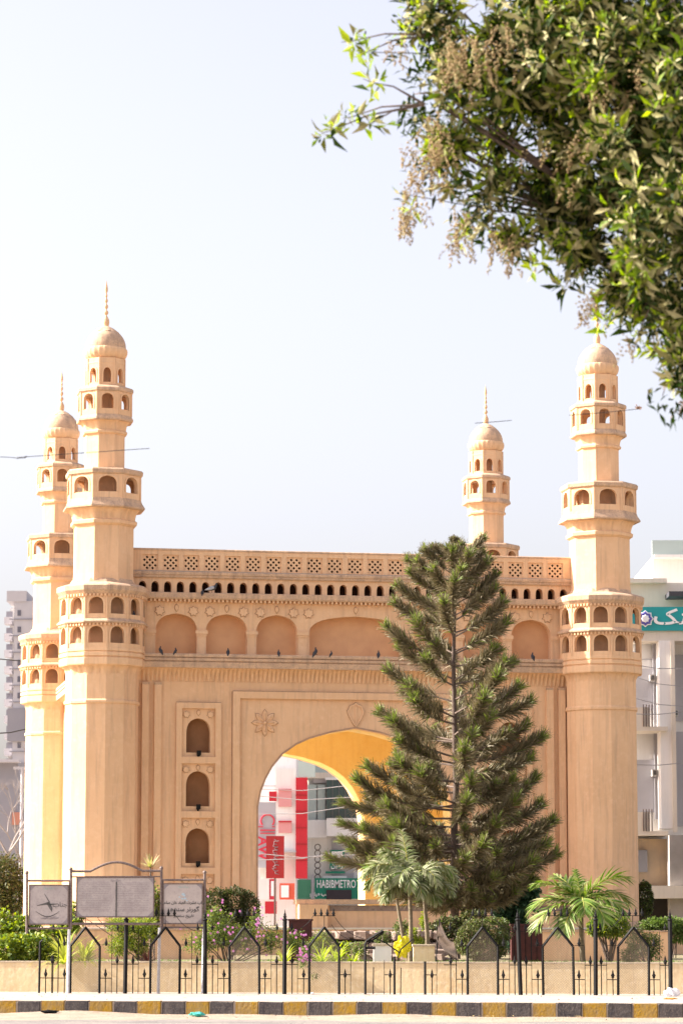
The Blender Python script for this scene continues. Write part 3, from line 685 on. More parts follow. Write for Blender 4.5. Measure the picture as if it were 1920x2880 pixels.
# ------------------------------------------------------------------ palms
def palm_frond_mesh(L, el, droop, ll, m, lw=.018, dens=60, curl=.5, plume=.3):
    b = MB(); pts = []; p = Vector((0, 0, 0)); e = el; seg = 14
    for k in range(seg + 1):
        pts.append(p.copy()); e = el - droop * (k / seg) ** 1.25; p = p + Vector((cos(e), 0, sin(e))) * (L / seg)
    b.mat(palmyel).loft(pts, [.022 * (1 - .85 * k / seg) for k in range(seg + 1)], 5)
    V = []; Fq = []; rr = random
    for i in range(dens):
        q = .12 + .88 * i / dens; kf = q * seg; k = min(int(kf), seg - 1); P0 = pts[k].lerp(pts[k + 1], kf - k); T = (pts[k + 1] - pts[k]).normalized()
        for s in (-1, 1):
            side = Vector((0, s, 0)); upv = T.cross(side) * (-s)
            if upv.z < 0: upv = -upv
            l = ll * (.45 + .9 * sin(pi * min(1, q * .85 + .12))) * rr.uniform(.85, 1.1)
            d = (T * (.55 + .5 * q) + side * rr.uniform(.75, 1.05) + upv * (.22 + rr.uniform(-plume, plume))).normalized(); g = Vector((0, 0, -1))
            p = P0.copy(); b0 = len(V); wv = T.cross(d).cross(d).normalized(); n = 4
            for j in range(n + 1):
                t = j / n; ww = lw * (1 - t ** 1.6) * (.5 + min(t * 3, .6)) + .0008
                V += [tuple(p + wv * ww), tuple(p - wv * ww)]
                d = (d + g * curl * .32 * rr.uniform(.6, 1.3)).normalized(); p = p + d * (l / n)
            for j in range(n): Fq.append((b0 + 2 * j, b0 + 2 * j + 1, b0 + 2 * j + 3, b0 + 2 * j + 2))
    lm = npmesh('leaflets', np.array(V), np.array(Fq), m)
    return b.mesh('frond', None, 60), lm
def palm(name, label, base, trunks, fronds, spear, m, group='young palms in the garden', lw=.018, dens=60, curl=.5, plume=.3):
    """fronds: (azimuth, elevation, length, droop, leaflet length)"""
    t = empty(name, base); tag(t, label, 'palm', group)
    top = Vector(trunks[0][-1][:3]) if False else None
    for pts, rad in trunks:
        tm = put('trunk', MB().loft(pts, rad, 10).mesh('trunk', palmtrunk, 50), t)
    c = Vector(trunks[0][0][-1])
    cs = put('crownshaft', MB().loft([c - Vector((0, 0, .02)), c + Vector((0, 0, .12)), c + Vector((0, 0, .30))], [.05, .06, .03], 9).mesh('crownshaft', palmyel, 50), t)
    for az, el, L, dr, ll in fronds:
        fm, lm = palm_frond_mesh(L, el, dr, ll, m, lw=lw, dens=dens, curl=curl, plume=plume)
        f = put('frond', fm, t, c + Vector((0, 0, .2)), (random.uniform(-.2, .2), 0, az)); g = put('leaflets', lm, f); g['kind'] = 'stuff'
    if spear:
        fm, lm = palm_frond_mesh(spear, R(84), .25, spear * .28, m, lw=.014, dens=34, curl=.9)
        f = put('frond', fm, t, c + Vector((0, 0, .2)), (0, 0, 2.4)); g = put('leaflets', lm, f); g['kind'] = 'stuff'
    return t

# ------------------------------------------------------------------ the big conifer
def pine_branch(L, el, up, rs):
    """spine in the xz plane starting along +x; cord like branchlets on it"""
    rr = np.random.default_rng(rs); seg = 12; pts = []; p = np.zeros(3)
    for k in range(seg + 1):
        pts.append(p.copy()); q = k / seg; e = el + up * q ** 2.0
        p = p + np.array([cos(e), .10 * sin(rs + q * 3), sin(e)]) * (L / seg)
    pts = np.array(pts)
    b = MB(); b.mat(bark).loft([tuple(x) for x in pts[:-1]], [.034 * (L / 2.6) ** .7 * (1 - .8 * k / seg) for k in range(seg)], 5)
    limb = b.mesh('branch', None, 60)
    n = int(500 * L / 2.4 + 50); q = np.where(rr.random(n) < .5, 1 - rr.random(n) ** 1.3 * .45, .22 + .78 * rr.random(n)); q = np.clip(q, .2, 1)
    kf = q * seg; k = np.minimum(kf.astype(int), seg - 1); fr = (kf - k)[:, None]
    P0 = pts[k] * (1 - fr) + pts[k + 1] * fr; T = unit(pts[k + 1] - pts[k]); S = np.array([0, 1., 0]); Un = unit(np.cross(T, np.tile(S, (n, 1)))); Un *= np.sign(Un[:, 2:3] + 1e-6)
    th = rr.uniform(-1, 1, n) * pi * .78          # around the spine, 0 = up
    rad = S * np.sin(th)[:, None] + Un * np.cos(th)[:, None]
    ll = (.18 + .22 * rr.random(n)) * np.where(q > .85, .85, 1.1) * (.42 + .66 * min(1, L / 2))
    d = unit(T * rr.uniform(.55, 1.25, n)[:, None] + rad * rr.uniform(.4, .9, n)[:, None] + Un * .1)
    sag = np.where(np.cos(th) < .1, rr.uniform(.1, 1.1, n), rr.uniform(-.5, .1, n)) * np.where(q > .8, .3, 1)
    V = []; segm = 3; cur = P0.copy(); wv = unit(np.cross(d, rr.normal(0, 1, (n, 3)))); out = []
    for j in range(segm + 1):
        w_ = [.010, .013, .010, .003][j]; out += [cur + wv * w_, cur - wv * w_]
        d2 = unit(d + np.array([0, 0, -1.]) * (sag * (j + 1) * .28)[:, None]); cur = cur + d2 * (ll / segm)[:, None]
    V = np.stack(out, 1).reshape(-1, 3); bb = np.arange(n)[:, None] * 8
    Fq = np.concatenate([bb + [0, 1, 3, 2], bb + [2, 3, 5, 4], bb + [4, 5, 7, 6]], 1).reshape(-1, 4)
    m1 = (q > .92) & (rr.random(n) < .8) | (rr.random(n) < .05); mi = np.repeat(m1.astype(int), 3)
    # fine loose needles that break the outline
    n2 = n * 2; k2 = rr.integers(0, n, n2); st = P0[k2] + unit(rr.normal(0, 1, (n2, 3))) * .05 + (d[k2] * (ll[k2] * rr.uniform(.2, 1, n2))[:, None])
    dd = unit(d[k2] + rr.normal(0, .6, (n2, 3))); V2, F2, _ = leaves(st, dd, .10, .0045, None)
    nf = npmesh('needles', V, Fq, [needle_a, needle_b], mi)
    nf2 = npmesh('n2', V2, F2, [needle_a])
    return limb, join('needles', [nf, nf2])
PY = 70.0; pb = at(1281, 2650, PY); pt_ = at(1281, 1503, PY)
pine = empty('conifer_tree', (pb.x, PY, .8)); tag(pine, 'tall dark conical conifer with upswept plume branches before the right half of the facade', 'tree')
ph = pt_.z - .8; trk = [(random.uniform(-.03, .03) * (0 < i < 10), 0, ph * i / 10) for i in range(11)]
put('trunk', MB().loft(trk, [.095 * (1 - i / 10.5) + .012 for i in range(11)], 10).mesh('trunk', mat('pine_bark', (.13, .095, .075), var=(.08, .06, .05), scale=10, bump=1, **PL), 60), pine)
var = {}
def branch_var(L, el, up, s):
    key = (round(L * 3.3) / 3.3, round(el, 1), round(up, 1), s)
    if key not in var: var[key] = pine_branch(max(.35, key[0]), key[1], key[2], 11 + len(var))
    return var[key]
prng = random.Random(5)
zs = [(108, .66), (150, .86), (205, 1.05), (240, 1.25), (345, 1.35), (450, 1.45), (575, 1.6), (680, 1.75), (790, 1.9), (920, 2.05), (1020, 2.25), (1120, 2.25), (1230, 2.35), (1340, 2.45), (1470, 2.6), (1600, 2.75), (1720, 2.85), (1830, 2.85), (1930, 2.75), (2040, 2.5), (2130, 1.7), (2200, 1.1)]
for i, (py, rad) in enumerate(zs):
    ztip = at(1281, 1480 + py / 2.1, PY).z - .8
    nb_ = 6 if i > 12 or i < 4 else 5; a0 = i * 2.4
    for k in range(nb_ + (1 if i > 13 else 0)):
        a = a0 + 2 * pi * k / (nb_ + (1 if i > 13 else 0)) + prng.uniform(-.22, .22)
        rr_ = rad * (.84 if i < 7 else .80) * prng.uniform(.84, 1.12)
        q = i / len(zs)
        el = R(38) * (1 - q) ** 1.5 - R(4) + prng.uniform(-.08, .08); up = R(16) + R(34) * q
        if i > 16: el -= R(8)
        L = rr_ / max(.5, cos(el + up * .4)); rise = L * sin(el + up * .42)
        limb, nd = branch_var(L, round(el, 1), round(up, 1), k % 2)
        z0 = max(.35, ztip - rise + prng.uniform(-.1, .1)); z0 = min(z0, ph - .48)
        o = put('branch', limb, pine, (0, 0, z0), (prng.uniform(-.15, .15), 0, a)); g = put('needles', nd, o); g['kind'] = 'stuff'
        if i > 9:                                   # side plumes that leave the main limb part way out
            for sgn_ in (-1, 1):
                if prng.random() < .42:
                    f_ = prng.uniform(.25, .45) * L; lb2, nd2 = branch_var(L * prng.uniform(.42, .58), round(el + .05, 1), round(up, 1), 1)
                    o = put('branch', lb2, pine, (cos(a) * f_ * cos(el), sin(a) * f_ * cos(el), z0 + f_ * sin(el)), (prng.uniform(-.2, .2), 0, a + sgn_ * prng.uniform(.35, .7))); g = put('needles', nd2, o); g['kind'] = 'stuff'
for tx_, ty_, L_ in ((962, 2250, 2.75), (955, 2308, 2.8), (968, 2352, 2.7), (936, 2402, 2.95)):       # long bare-based plumes over the arch opening
    tip = at(tx_, ty_, PY) - Vector((pb.x, PY, .8)); a = math.atan2(prng.uniform(-.7, .7), tip.x); L = (tip.xy.length / max(.2, abs(cos(a)))) * 1.02
    limb, nd = branch_var(L_, -.2, .7, 1)
    o = put('branch', limb, pine, (0, 0, max(.3, tip.z - .12)), (0, 0, a)); g = put('needles', nd, o); g['kind'] = 'stuff'; o.scale = (L / L_, .55 * L / L_, .72 * L / L_)
# leader tuft
for k in range(5):
    limb, nd = branch_var(.40, R(60) + .07 * k, 0.1, 0); o = put('branch', limb, pine, (0, 0, ph - .30), (0, 0, k * 1.3), .55); g = put('needles', nd, o); g['kind'] = 'stuff'

# ------------------------------------------------------------------ garden planting
def st(px, Y): return Vector(gnd(px, Y))
shrub('hedge', 'dark clipped square hedge beside the right edge of the sign boards', 'hedge', gnd(655, 68), [B(610, 2555, 68, 42, 55), B(660, 2550, 68, 42, 58), B(700, 2558, 68, 30, 50), B(650, 2610, 68, 70, 50)], 9000, .075, .022, [bush_d], shell=.6, rough=.08)
shrub('topiary_bush', 'rounded olive clipped bush with green rim behind the arched panel right of the pine', 'bush', gnd(1362, 63), [B(1335, 2630, 63, 45, 42), B(1385, 2622, 63, 50, 44), B(1362, 2665, 63, 62, 40), B(1305, 2650, 63, 25, 35)], 9000, .06, .02, [bush_o, bush_g], [.8, .2], shell=.65, rough=.08)
shrub('leafy_shrub', 'tall dark blue-green broadleaf shrub against the facade right of the pine', 'shrub', gnd(1450, 72), [B(1450, 2530, 72, 50, 45), B(1480, 2500, 72, 32, 35), B(1430, 2570, 72, 42, 40), B(1450, 2620, 72, 40, 50)], 2600, .16, .065, [leafm('blue_green_leaf', (.03, .075, .035), (.05, .11, .055), (.09, .15, .08), tr=.2)], shell=.4)
shrub('round_topiary', 'small round dark topiary at the right foot of the right minaret', 'bush', gnd(1812, 83, 1.4), [B(1812, 2530, 83, 22, 50)], 2600, .07, .024, [bush_d, bush_g], [.7, .3], shell=.7, rough=.06)
shrub('gnarled_shrub', 'yellow-green topped shrub with crooked bare stems right of the small palm', 'shrub', gnd(1712, 63.5), [B(1700, 2600, 63.5, 40, 34), B(1735, 2605, 63.5, 34, 32), B(1672, 2610, 63.5, 22, 25)], 4200, .06, .02, [bush_y, bush_g], [.45, .55], stems=9, stemr=.03)
shrub('low_bush', 'loose dark bush with a few pink blooms behind the rightmost arched panel', 'bush', gnd(1820, 61), [B(1790, 2650, 61, 30, 50), B(1830, 2660, 61, 30, 40), B(1770, 2690, 61, 25, 30)], 3200, .055, .016, [bush_o, bush_g], [.5, .5], stems=8, shell=.25)
shrub('green_hedge', 'bright green hedge at the far right edge behind the last post', 'hedge', gnd(1890, 72), [B(1880, 2605, 72, 60, 22), B(1905, 2625, 72, 30, 25), B(1840, 2600, 72, 40, 16)], 5000, .07, .024, [bush_g], stems=8, shell=.5)
shrub('yellow_shrub', 'yellow-green feathery shrub under the middle sign board', 'shrub', gnd(400, 61.5), [B(370, 2630, 61.5, 45, 48), B(330, 2600, 61.5, 38, 22), B(400, 2605, 61.5, 42, 28), B(335, 2660, 61.5, 40, 34), B(400, 2665, 61.5, 30, 32)], 8000, .045, .011, [bush_y, bush_g], [.7, .3], stems=8, shell=.2)
shrub('pale_shrub', 'dusty broad leaved shrub showing between the middle and right boards', 'shrub', gnd(440, 65), [B(440, 2540, 65, 18, 50), B(425, 2610, 65, 30, 30), B(215, 2580, 65, 20, 40)], 1800, .09, .03, [bush_o, bush_y], [.6, .4], shell=.2)
shrub('flower_bush', 'leggy bush sprinkled with pink flowers behind the post left of the centre', 'bush', gnd(640, 61), [B(620, 2620, 61, 50, 52), B(690, 2640, 61, 50, 45), B(570, 2650, 61, 50, 40), B(760, 2640, 61, 45, 38), B(600, 2575, 61, 25, 32), B(720, 2590, 61, 20, 32), B(825, 2650, 61, 30, 34)], 9500, .05, .012, [bush_g, bush_o, bush_y], [.55, .25, .2], stems=14, shell=.1, rough=.3)
shrub('lime_shrub', 'narrow lime-yellow shrub between the trunks of the left palm and the pine', 'shrub', gnd(1190, 64.5), [B(1192, 2590, 64.5, 12, 26), B(1160, 2625, 64.5, 16, 18), B(1180, 2660, 64.5, 16, 24)], 1500, .05, .016, [bush_y], stems=3, shell=.3)
shrub('dark_shrub', 'dark low shrub mass at the foot of the pine behind the netting', 'shrub', gnd(1275, 68), [B(1260, 2610, 68, 50, 28), B(1330, 2590, 68, 40, 30), B(1220, 2640, 68, 50, 30)], 3800, .09, .03, [bush_d, bush_o], [.75, .25], stems=4, shell=.4)
shrub('low_green_shrub', 'loose low green shrub right of the fountain steps in front of the left palm', 'shrub', gnd(1065, 61.8), [B(1010, 2672, 61.8, 26, 22), B(1075, 2640, 63, 24, 26), B(1130, 2610, 65, 26, 22)], 1500, .06, .018, [bush_o, bush_g], [.6, .4], stems=5, shell=.2)
shrub('mid_shrub', 'green shrub left of the wide dry fountain beside the maroon box', 'shrub', gnd(905, 62.5), [B(905, 2650, 62.5, 34, 30), B(960, 2668, 62.5, 40, 20)], 1800, .06, .018, [bush_g, bush_y], [.6, .4], stems=5, shell=.3)
fb = bpy.data.objects['flower_bush']
def blossoms(parent, spots, r):
    b = MB(); base = parent.location
    for c in spots:
        c = Vector(c) - base
        for k in range(5):
            a = 2 * pi * k / 5 + c.x * 9; d = Vector((cos(a), -.35, sin(a))); s_ = Vector((-sin(a), 0, cos(a)))
            b.add([c, c + d * r * .6 + s_ * r * .35, c + d * r, c + d * r * .6 - s_ * r * .35], [(0, 1, 2, 3)])
    o = put('flowers', b.mesh('flowers', petal), parent); o['kind'] = 'stuff'
sp = []
for i in range(85):
    bx = random.choice([(620, 2610, 60, 50), (690, 2630, 55, 40), (570, 2640, 50, 40), (760, 2630, 50, 35), (600, 2565, 25, 30), (722, 2580, 18, 34), (830, 2630, 30, 30)])
    sp.append(at(random.gauss(bx[0], bx[2] * .6), random.gauss(bx[1], bx[3] * .6), 60.4 + random.uniform(-.3, .8)))
blossoms(fb, sp, .028)
shrub('trailing_shrub', 'small pink flowered spray spilling over the wall left of the centre arched panel', 'shrub', gnd(850, 59.6, .88), [B(850, 2700, 59.05, 18, 28, .12), B(862, 2665, 59.2, 22, 22, .15), B(885, 2745, 58.98, 16, 9, .07)], 900, .04, .011, [bush_g, bush_o], [.6, .4], shell=.1)
blossoms(bpy.data.objects['trailing_shrub'], [at(random.gauss(852, 10), random.gauss(2690, 14), 58.95) for _ in range(22)], .03)
shrub('broadleaf_bed', 'sunlit bright green leafy bed at the far left behind the planter wall', 'shrub', gnd(60, 61.5), [B(20, 2670, 61, 50, 38), B(90, 2665, 61, 48, 42), B(60, 2620, 62, 55, 42), B(5, 2610, 62, 35, 50), B(150, 2640, 62, 40, 36), B(190, 2600, 62.5, 30, 28), B(140, 2685, 61, 40, 18)], 5600, .10, .035, [bush_g, bush_y], [.35, .65], stems=8, shell=.35)
shrub('background_shrub', 'dull dark bush beside the left board, under the far tower block', 'shrub', gnd(20, 95), [B(20, 2460, 95, 45, 55), B(50, 2520, 95, 35, 60), B(-10, 2540, 95, 50, 60)], 6000, .12, .035, [bush_d, bush_o], [.6, .4], stems=5, shell=.3)
strap_plant('spider_plant', 'arching yellow-green strap leaved plant left of the first white pole', 'plant', gnd(185, 60.1), 60, 1.0, .024, strapm, group='strap leaved plants on the planter edge')
strap_plant('spider_plant', 'arching strap leaved plant behind the first arched panel', 'plant', gnd(240, 60.2), 56, .85, .020, strapm, group='strap leaved plants on the planter edge')
strap_plant('spider_plant', 'low strap leaved clump right of the flower bush stem', 'plant', gnd(800, 60.3), 42, .55, .016, strapm, group='strap leaved plants on the planter edge')
for px_, lb in ((905, 'sunlit strap leaved clump filling the centre arched panel'), (945, 'strap leaved clump beside the right edge of the centre arched panel'), (990, 'small strap leaved clump left of the bent fence bar')):
    strap_plant('spider_plant', lb, 'plant', gnd(px_, 60.4), 46, .62 if px_ < 980 else .4, .014, leafm('bright_strap_leaf', (.34, .46, .03), (.5, .55, .08), tr=.4), group='strap leaved plants on the planter edge')
strap_plant('spiky_cordyline', 'spiky yellow-cored rosette on a tall stem above the right end of the middle board', 'plant', gnd(422, 66), 60, .34, .014, leafm('cordyline_leaf', (.34, .36, .1), (.5, .42, .25), (.42, .30, .22), tr=.3), droop=.15, upm=.95, spread=1.0, stem=at(422, 2440, 66).z - .8)
strap_plant('dark_cordyline', 'dark red spiky plant low behind the second arched panel', 'plant', gnd(418, 60.6), 36, .42, .016, leafm('dark_red_leaf', (.06, .02, .02), (.10, .04, .03), tr=.2), droop=.3)
# grass behind the wall
n = 9000; gx = rng.uniform(-9, 9, n); gy = 52.45 + SLOPE * gx + WO + .25 + rng.random(n) ** 1.6 * 5; gz = np.full(n, .795)
V, Fq, _ = leaves(np.stack([gx, gy, gz], 1), unit(np.stack([rng.normal(0, .4, n), rng.normal(0, .4, n), np.ones(n)], 1)), rng.uniform(.04, .12, n), .006, None)
g = put('lawn_grass', npmesh('lawn_grass', V, Fq, grass_m)); tag(g, 'short grass along the top of the planter bed', 'grass', kind='stuff')

pc = at(1152, 2515, 62); hgt = pc.z - .8
palm('palm_tree', 'pale dusty palm with drooping fronds and three slender trunks in front of the pine', (pc.x, 62, .8),
     [([(0, 0, -.1), (.02, 0, hgt * .5), (0, 0, hgt)], [.055, .045, .038]), ([(.0, .1, -.1), (-.12, .1, .4), (-.27, .15, hgt - .1)], [.05, .04, .03]), ([(.38, .6, -.1), (.37, .5, .6), (.3, .35, hgt)], [.05, .045, .035])],
     [(R(200), R(60), 1.35, 2.3, .26), (R(160), R(50), 1.2, 2.4, .26), (R(230), R(35), 1.25, 1.9, .26), (R(-15), R(60), 1.3, 2.4, .26), (R(20), R(50), 1.25, 2.2, .28), (R(-50), R(55), 1.1, 2.4, .28), (R(270), R(50), 1.0, 2.6, .28), (R(90), R(60), 1.1, 1.8, .28), (R(185), R(80), 1.0, 1.3, .24), (R(-20), R(25), 1.05, 1.6, .28), (R(130), R(72), 1.2, 1.6, .26), (R(250), R(62), 1.0, 2.6, .28), (R(-70), R(30), .9, 2.2, .26), (R(215), R(10), .8, 1.6, .28), (R(-35), R(5), .8, 1.5, .28)], 1.15, palmg, lw=.020, dens=80, curl=.75, plume=1.0)
pc = at(1633, 2575, 61.5); hgt = pc.z - .8
palm('palm_tree', 'bright green fan-spread palm with a single stem in front of the right minaret', (pc.x, 61.5, .8),
     [([(.03, 0, -.1), (.0, 0, hgt * .5), (0, 0, hgt)], [.065, .05, .045])],
     [(R(195), R(52), 1.15, 1.2, .42), (R(170), R(30), 1.2, 1.6, .42), (R(205), R(12), 1.25, 1.5, .44), (R(240), R(-5), 1.0, 1.3, .4), (R(-8), R(64), 1.25, 1.5, .46), (R(15), R(46), 1.2, 1.9, .44), (R(-30), R(35), 1.1, 2.0, .42), (R(-65), R(20), 1.1, 1.8, .40), (R(270), R(40), .95, 2.2, .36), (R(100), R(60), .95, 1.2, .36), (R(140), R(70), .9, 1.0, .34)], .75, palml, lw=.024, dens=34, curl=.5)

# ------------------------------------------------------------------ iron fence
FO = 5.55
fence = empty('iron_fence', (0, kY(0) + FO, KT), ang); tag(fence, 'black ornamental iron fence of pointed mesh panels and spiked posts along the footpath', 'fence')
def fx(px):
    """local x on the fence line for a photo column"""
    a = (px - 960) / (F * 1.0); Yc = 52.45 + FO
    X = a * Yc / (1 - SLOPE * a); return X / cos(ang)
def bar(b, p, q, r): 
    b.loft([p, q], r, 4)
def spike(b, x, z, s=1.0, y=0):
    s *= 1.2
    b.lathe([(.006 * s, z - .02 * s), (.024 * s, z), (.020 * s, z + .012 * s), (.034 * s, z + .03 * s), (.022 * s, z + .055 * s), (.014 * s, z + .075 * s), (.016 * s, z + .085 * s), (.002, z + .135 * s)], 6, c=(x, y))
AH, AS, AP = .29, .91, 1.27
fr_b = MB(); pts = [(-AH, 0, 0), (-AH, 0, AS), (0, 0, AP), (AH, 0, AS), (AH, 0, 0)]
for p, q in zip(pts, pts[1:]):
    fr_b.loft([p, q], .025, 4)
me_frame = fr_b.mesh('arch_frame', black)
wm = MB(); sp_ = .030
def clipseg(x0, z0, dx, dz):
    # clip the line to the pointed panel, walk it finely
    ts = np.linspace(0, 2.6, 800); X = x0 + dx * ts; Z = z0 + dz * ts
    ok = (np.abs(X) < AH) & (Z > .02) & (Z < np.where(np.abs(X) < AH, AS + (AP - AS) * (1 - np.abs(X) / AH), 0))
    if ok.sum() < 3: return
    i = np.where(ok)[0]; a, c = i[0], i[-1]; wm.loft([(X[a], .006 * np.sign(dx), Z[a]), (X[c], .006 * np.sign(dx), Z[c])], .0024, 3, closed=False)
for s in (-1, 1):
    k = -AH - 1.6
    while k < AH + 1.6:
        clipseg(s * k, 0, -s * .53, .85); k += sp_
me_mesh = wm.mesh('wire_mesh', wire)
pm = MB().loft([(0, 0, -.05), (0, 0, 1.42)], .041, 4); pm.lathe([(.045, 1.40), (.055, 1.415), (.045, 1.43), (.022, 1.445), (.034, 1.465), (.036, 1.48), (.02, 1.50), (.026, 1.515), (.012, 1.545), (.004, 1.61)], 8); me_post = pm.mesh('post', black)
def rod(px, h, name='rod', top=True, r=.010):
    b = MB().loft([(0, 0, 0), (0, 0, h)], r, 5)
    if top: spike(b, 0, h - .03, .95)
    return put(name, b.mesh(name, black), fence, (fx(px), 0, 0))
def cross(x0, x1, h, name='crossbar', r=.008):
    b = MB(); b.loft([(fx(x0), 0, h), (fx(x1), 0, h)], r, 4); return put(name, b.mesh(name, black), fence)
posts = [360, 582, 802, 1457, 1665, 1873]
for px in posts:
    o = put('post', me_post, fence, (fx(px), -.01, 0), (0, random.uniform(-.012, .012) + (-.03 if px in (1457,) else 0), 0))
arches = [248, 470, 691, 912, 1352, 1562, 1770]
PXM = 145.
for c in arches:
    o = put('arch_frame', me_frame, fence, (fx(c), 0, 0), (0, random.uniform(-.012, .012), 0)); put('wire_mesh', me_mesh, o)
    for s in (-1, 1):
        if (c == 912 and s == 1): continue
        rod(c + s * 57, .36); cross(c + s * 43, c + s * 73, .29)
        rod(c + s * 74, 1.18, top=False, r=.006)
        rod(c + s * 89, .62); cross(c + s * 74, c + s * 108, .56)
        b = MB(); spike(b, 0, 0, .9); b.loft([(-.09, 0, 0), (.09, 0, 0)], .005, 4); put('floating_spike', b.mesh('floating_spike', black), fence, (fx(c + s * 58), 0, .93))
        # scroll wire from the crest bar down to the post
        b = MB(); P0 = Vector((fx(c + s * 30), 0, 1.49)); P2 = Vector((fx(c + s * 108), 0, 1.20)); P1 = Vector((fx(c + s * 60), 0, 1.16))
        b.loft([P0.lerp(P1, t).lerp(P1.lerp(P2, t), t) for t in [i / 9 for i in range(10)]], .005, 4); spike(b, fx(c + s * 90), 1.23, .8)
        put('scroll', b.mesh('scroll', black), fence)
    b = MB(); b.loft([(-.22, 0, 1.49), (.22, 0, 1.49)], .006, 4); b.loft([(0, 0, 1.26), (0, 0, 1.49)], .006, 4)
    for q in (-.18, -.06, .06, .18): spike(b, q, 1.50, .85)
    put('crest', b.mesh('crest', black), fence, (fx(c), 0, 0))
# left end bar and the broken stretch
b = MB().loft([(0, 0, 0), (0.01, 0, .98), (.06, 0, 1.02)], .022, 4); put('end_post', b.mesh('end_post', black), fence, (fx(121), 0, 0))
rod(139, .36); cross(124, 172, .29); rod(156, .62, top=True); rod(173, 1.1, top=False, r=.006)
def ff(px, py):  # point on the fence plane in fence coordinates
    X = fx(px); Yw = kY(0) + FO + X * sin(ang); p = at(px, py, Yw); return Vector((X, 0, p.z - KT))
b = MB(); 
b.loft([ff(1026, 2799), ff(1026, 2655), ff(1030, 2646), ff(1076, 2617)], .024, 4)
put('bent_frame', b.mesh('bent_frame', black), fence)
b = MB().loft([ff(1032, 2655), ff(1078, 2622)], .016, 4).loft([ff(1028, 2666), ff(1054, 2666)], .026, 4).loft([ff(1050, 2638), ff(1080, 2650), ff(1122, 2680)], .012, 4)
put('broken_bar', b.mesh('broken_bar', black), fence)
b = MB().loft([ff(1107, 2797), ff(1107, 2690)], .022, 4).loft([ff(1101, 2690), ff(1101, 2634)], .006, 4); put('stub_post', b.mesh('stub_post', black), fence)
b = MB().loft([ff(1115, 2695), ff(1125, 2670), ff(1142, 2655), ff(1160, 2640)], .012, 5); put('bent_rod', b.mesh('bent_rod', black), fence)
b = MB().loft([ff(1192, 2797), ff(1192, 2704)], .024, 4); put('stub_post', b.mesh('stub_post', black), fence)
for px, top in ((1048, 2720), (1124, 2722), (985, 2700), (1224, 2590), (1278, 2705), (1078, 2700)):
    b = MB().loft([ff(px, 2797), ff(px + 1, top)], .009 if px in (1048, 1124) else .006, 4); put('rod', b.mesh('rod', black), fence)
for px in (970, 1095, 1211): rod(px, .36, top=True)
cross(955, 985, .37); cross(1078, 1106, .37); cross(1195, 1224, .37)
for a_, c_ in (((942, 2580), (1022, 2640)), ((932, 2600), (1000, 2645))):
    b = MB(); p0 = ff(*a_); p2 = ff(*c_); p1 = (p0 + p2) / 2 - Vector((0.08, 0, .12)); b.loft([p0.lerp(p1, t).lerp(p1.lerp(p2, t), t) for t in [i / 8 for i in range(9)]], .005, 4)
    put('scroll', b.mesh('scroll', black), fence)

def crumple(name, label, cat, loc, sx, sy, sz, m, seed):
    bm = bmesh.new(); bmesh.ops.create_icosphere(bm, subdivisions=4, radius=1); rr = random.Random(seed); ph_ = [rr.uniform(0, 6) for _ in range(9)]
    for v in bm.verts:
        c = v.co; k = 1 + .16 * sin(7 * c.x + ph_[0] + 3 * c.z) + .13 * sin(9 * c.y + ph_[1]) + .12 * abs(sin(11 * c.z + 6 * c.x + ph_[2])) - .1 * abs(sin(17 * c.x * c.z + ph_[3]))
        v.co = Vector((c.x * k * sx, c.y * k * sy, c.z * k * sz))
    mm = bpy.data.meshes.new(name); bm.to_mesh(mm); bm.free(); mm.materials.append(m)
    o = put(name, mm, None, loc); return tag(o, label, cat)
p = at(1131, 2663, 58.3); crumple('plastic_bag', 'bright yellow plastic bag snagged on the broken fence', 'bag', p, .14, .07, .19, yelbag, 3)
p = at(1135, 2690, 58.2)
p = at(553, 2849, 52.2); crumple('plastic_scrap', 'turquoise plastic scrap lying in the gutter', 'litter', (p.x, kY(p.x) - .35, .07), .14, .09, .035, turq, 5)
p = at(1893, 2797, 56.0); crumple('plastic_scrap', 'crumpled white plastic bag at the foot of the last fence post', 'litter', (p.x, 56.3, KT + .06), .13, .08, .09, whbag, 8)
p = at(877, 2791, 57); crumple('paper_scrap', 'small white paper scrap at the fence foot near the centre post', 'litter', (p.x, kY(p.x) + FO - .3, KT + .02), .03, .03, .02, whbag, 9)
p = at(1870, 2808, 55); crumple('wrapper', 'orange wrapper on the footpath below the last post', 'litter', (p.x, kY(p.x) + 2.6, KT + .015), .11, .04, .014, mat('orange_wrapper', (.6, .28, .04)), 12)
p = at(140, 2850, 53); crumple('flattened_shoe', 'flattened dark rubber scrap in the gutter at the left', 'litter', (p.x, kY(p.x) - .3, .10), .15, .08, .025, black, 15)
b = MB(); rr = random.Random(3)
for i in range(260):
    x = rr.uniform(-7, 7); off = rr.choice([-.1 - abs(rr.gauss(0, .5)), rr.uniform(.3, 5.4)]); z = (.05 * max(0, 1 + off) ** 2 if off < 0 else KT); s = rr.uniform(.006, .03)
    c = Vector((x, kY(x) + off, z + s * .3)); b.add([c + Vector((rr.uniform(-1, 1) * s, rr.uniform(-1, 1) * s, 0)) for _ in range(3)] + [c + Vector((0, 0, s * .7))], [(0, 1, 2), (0, 1, 3), (1, 2, 3), (2, 0, 3)])
tag(put('grit', b.mesh('grit', sand)), 'loose stones and grit along the kerb and footpath', 'grit', kind='stuff')
b = MB()
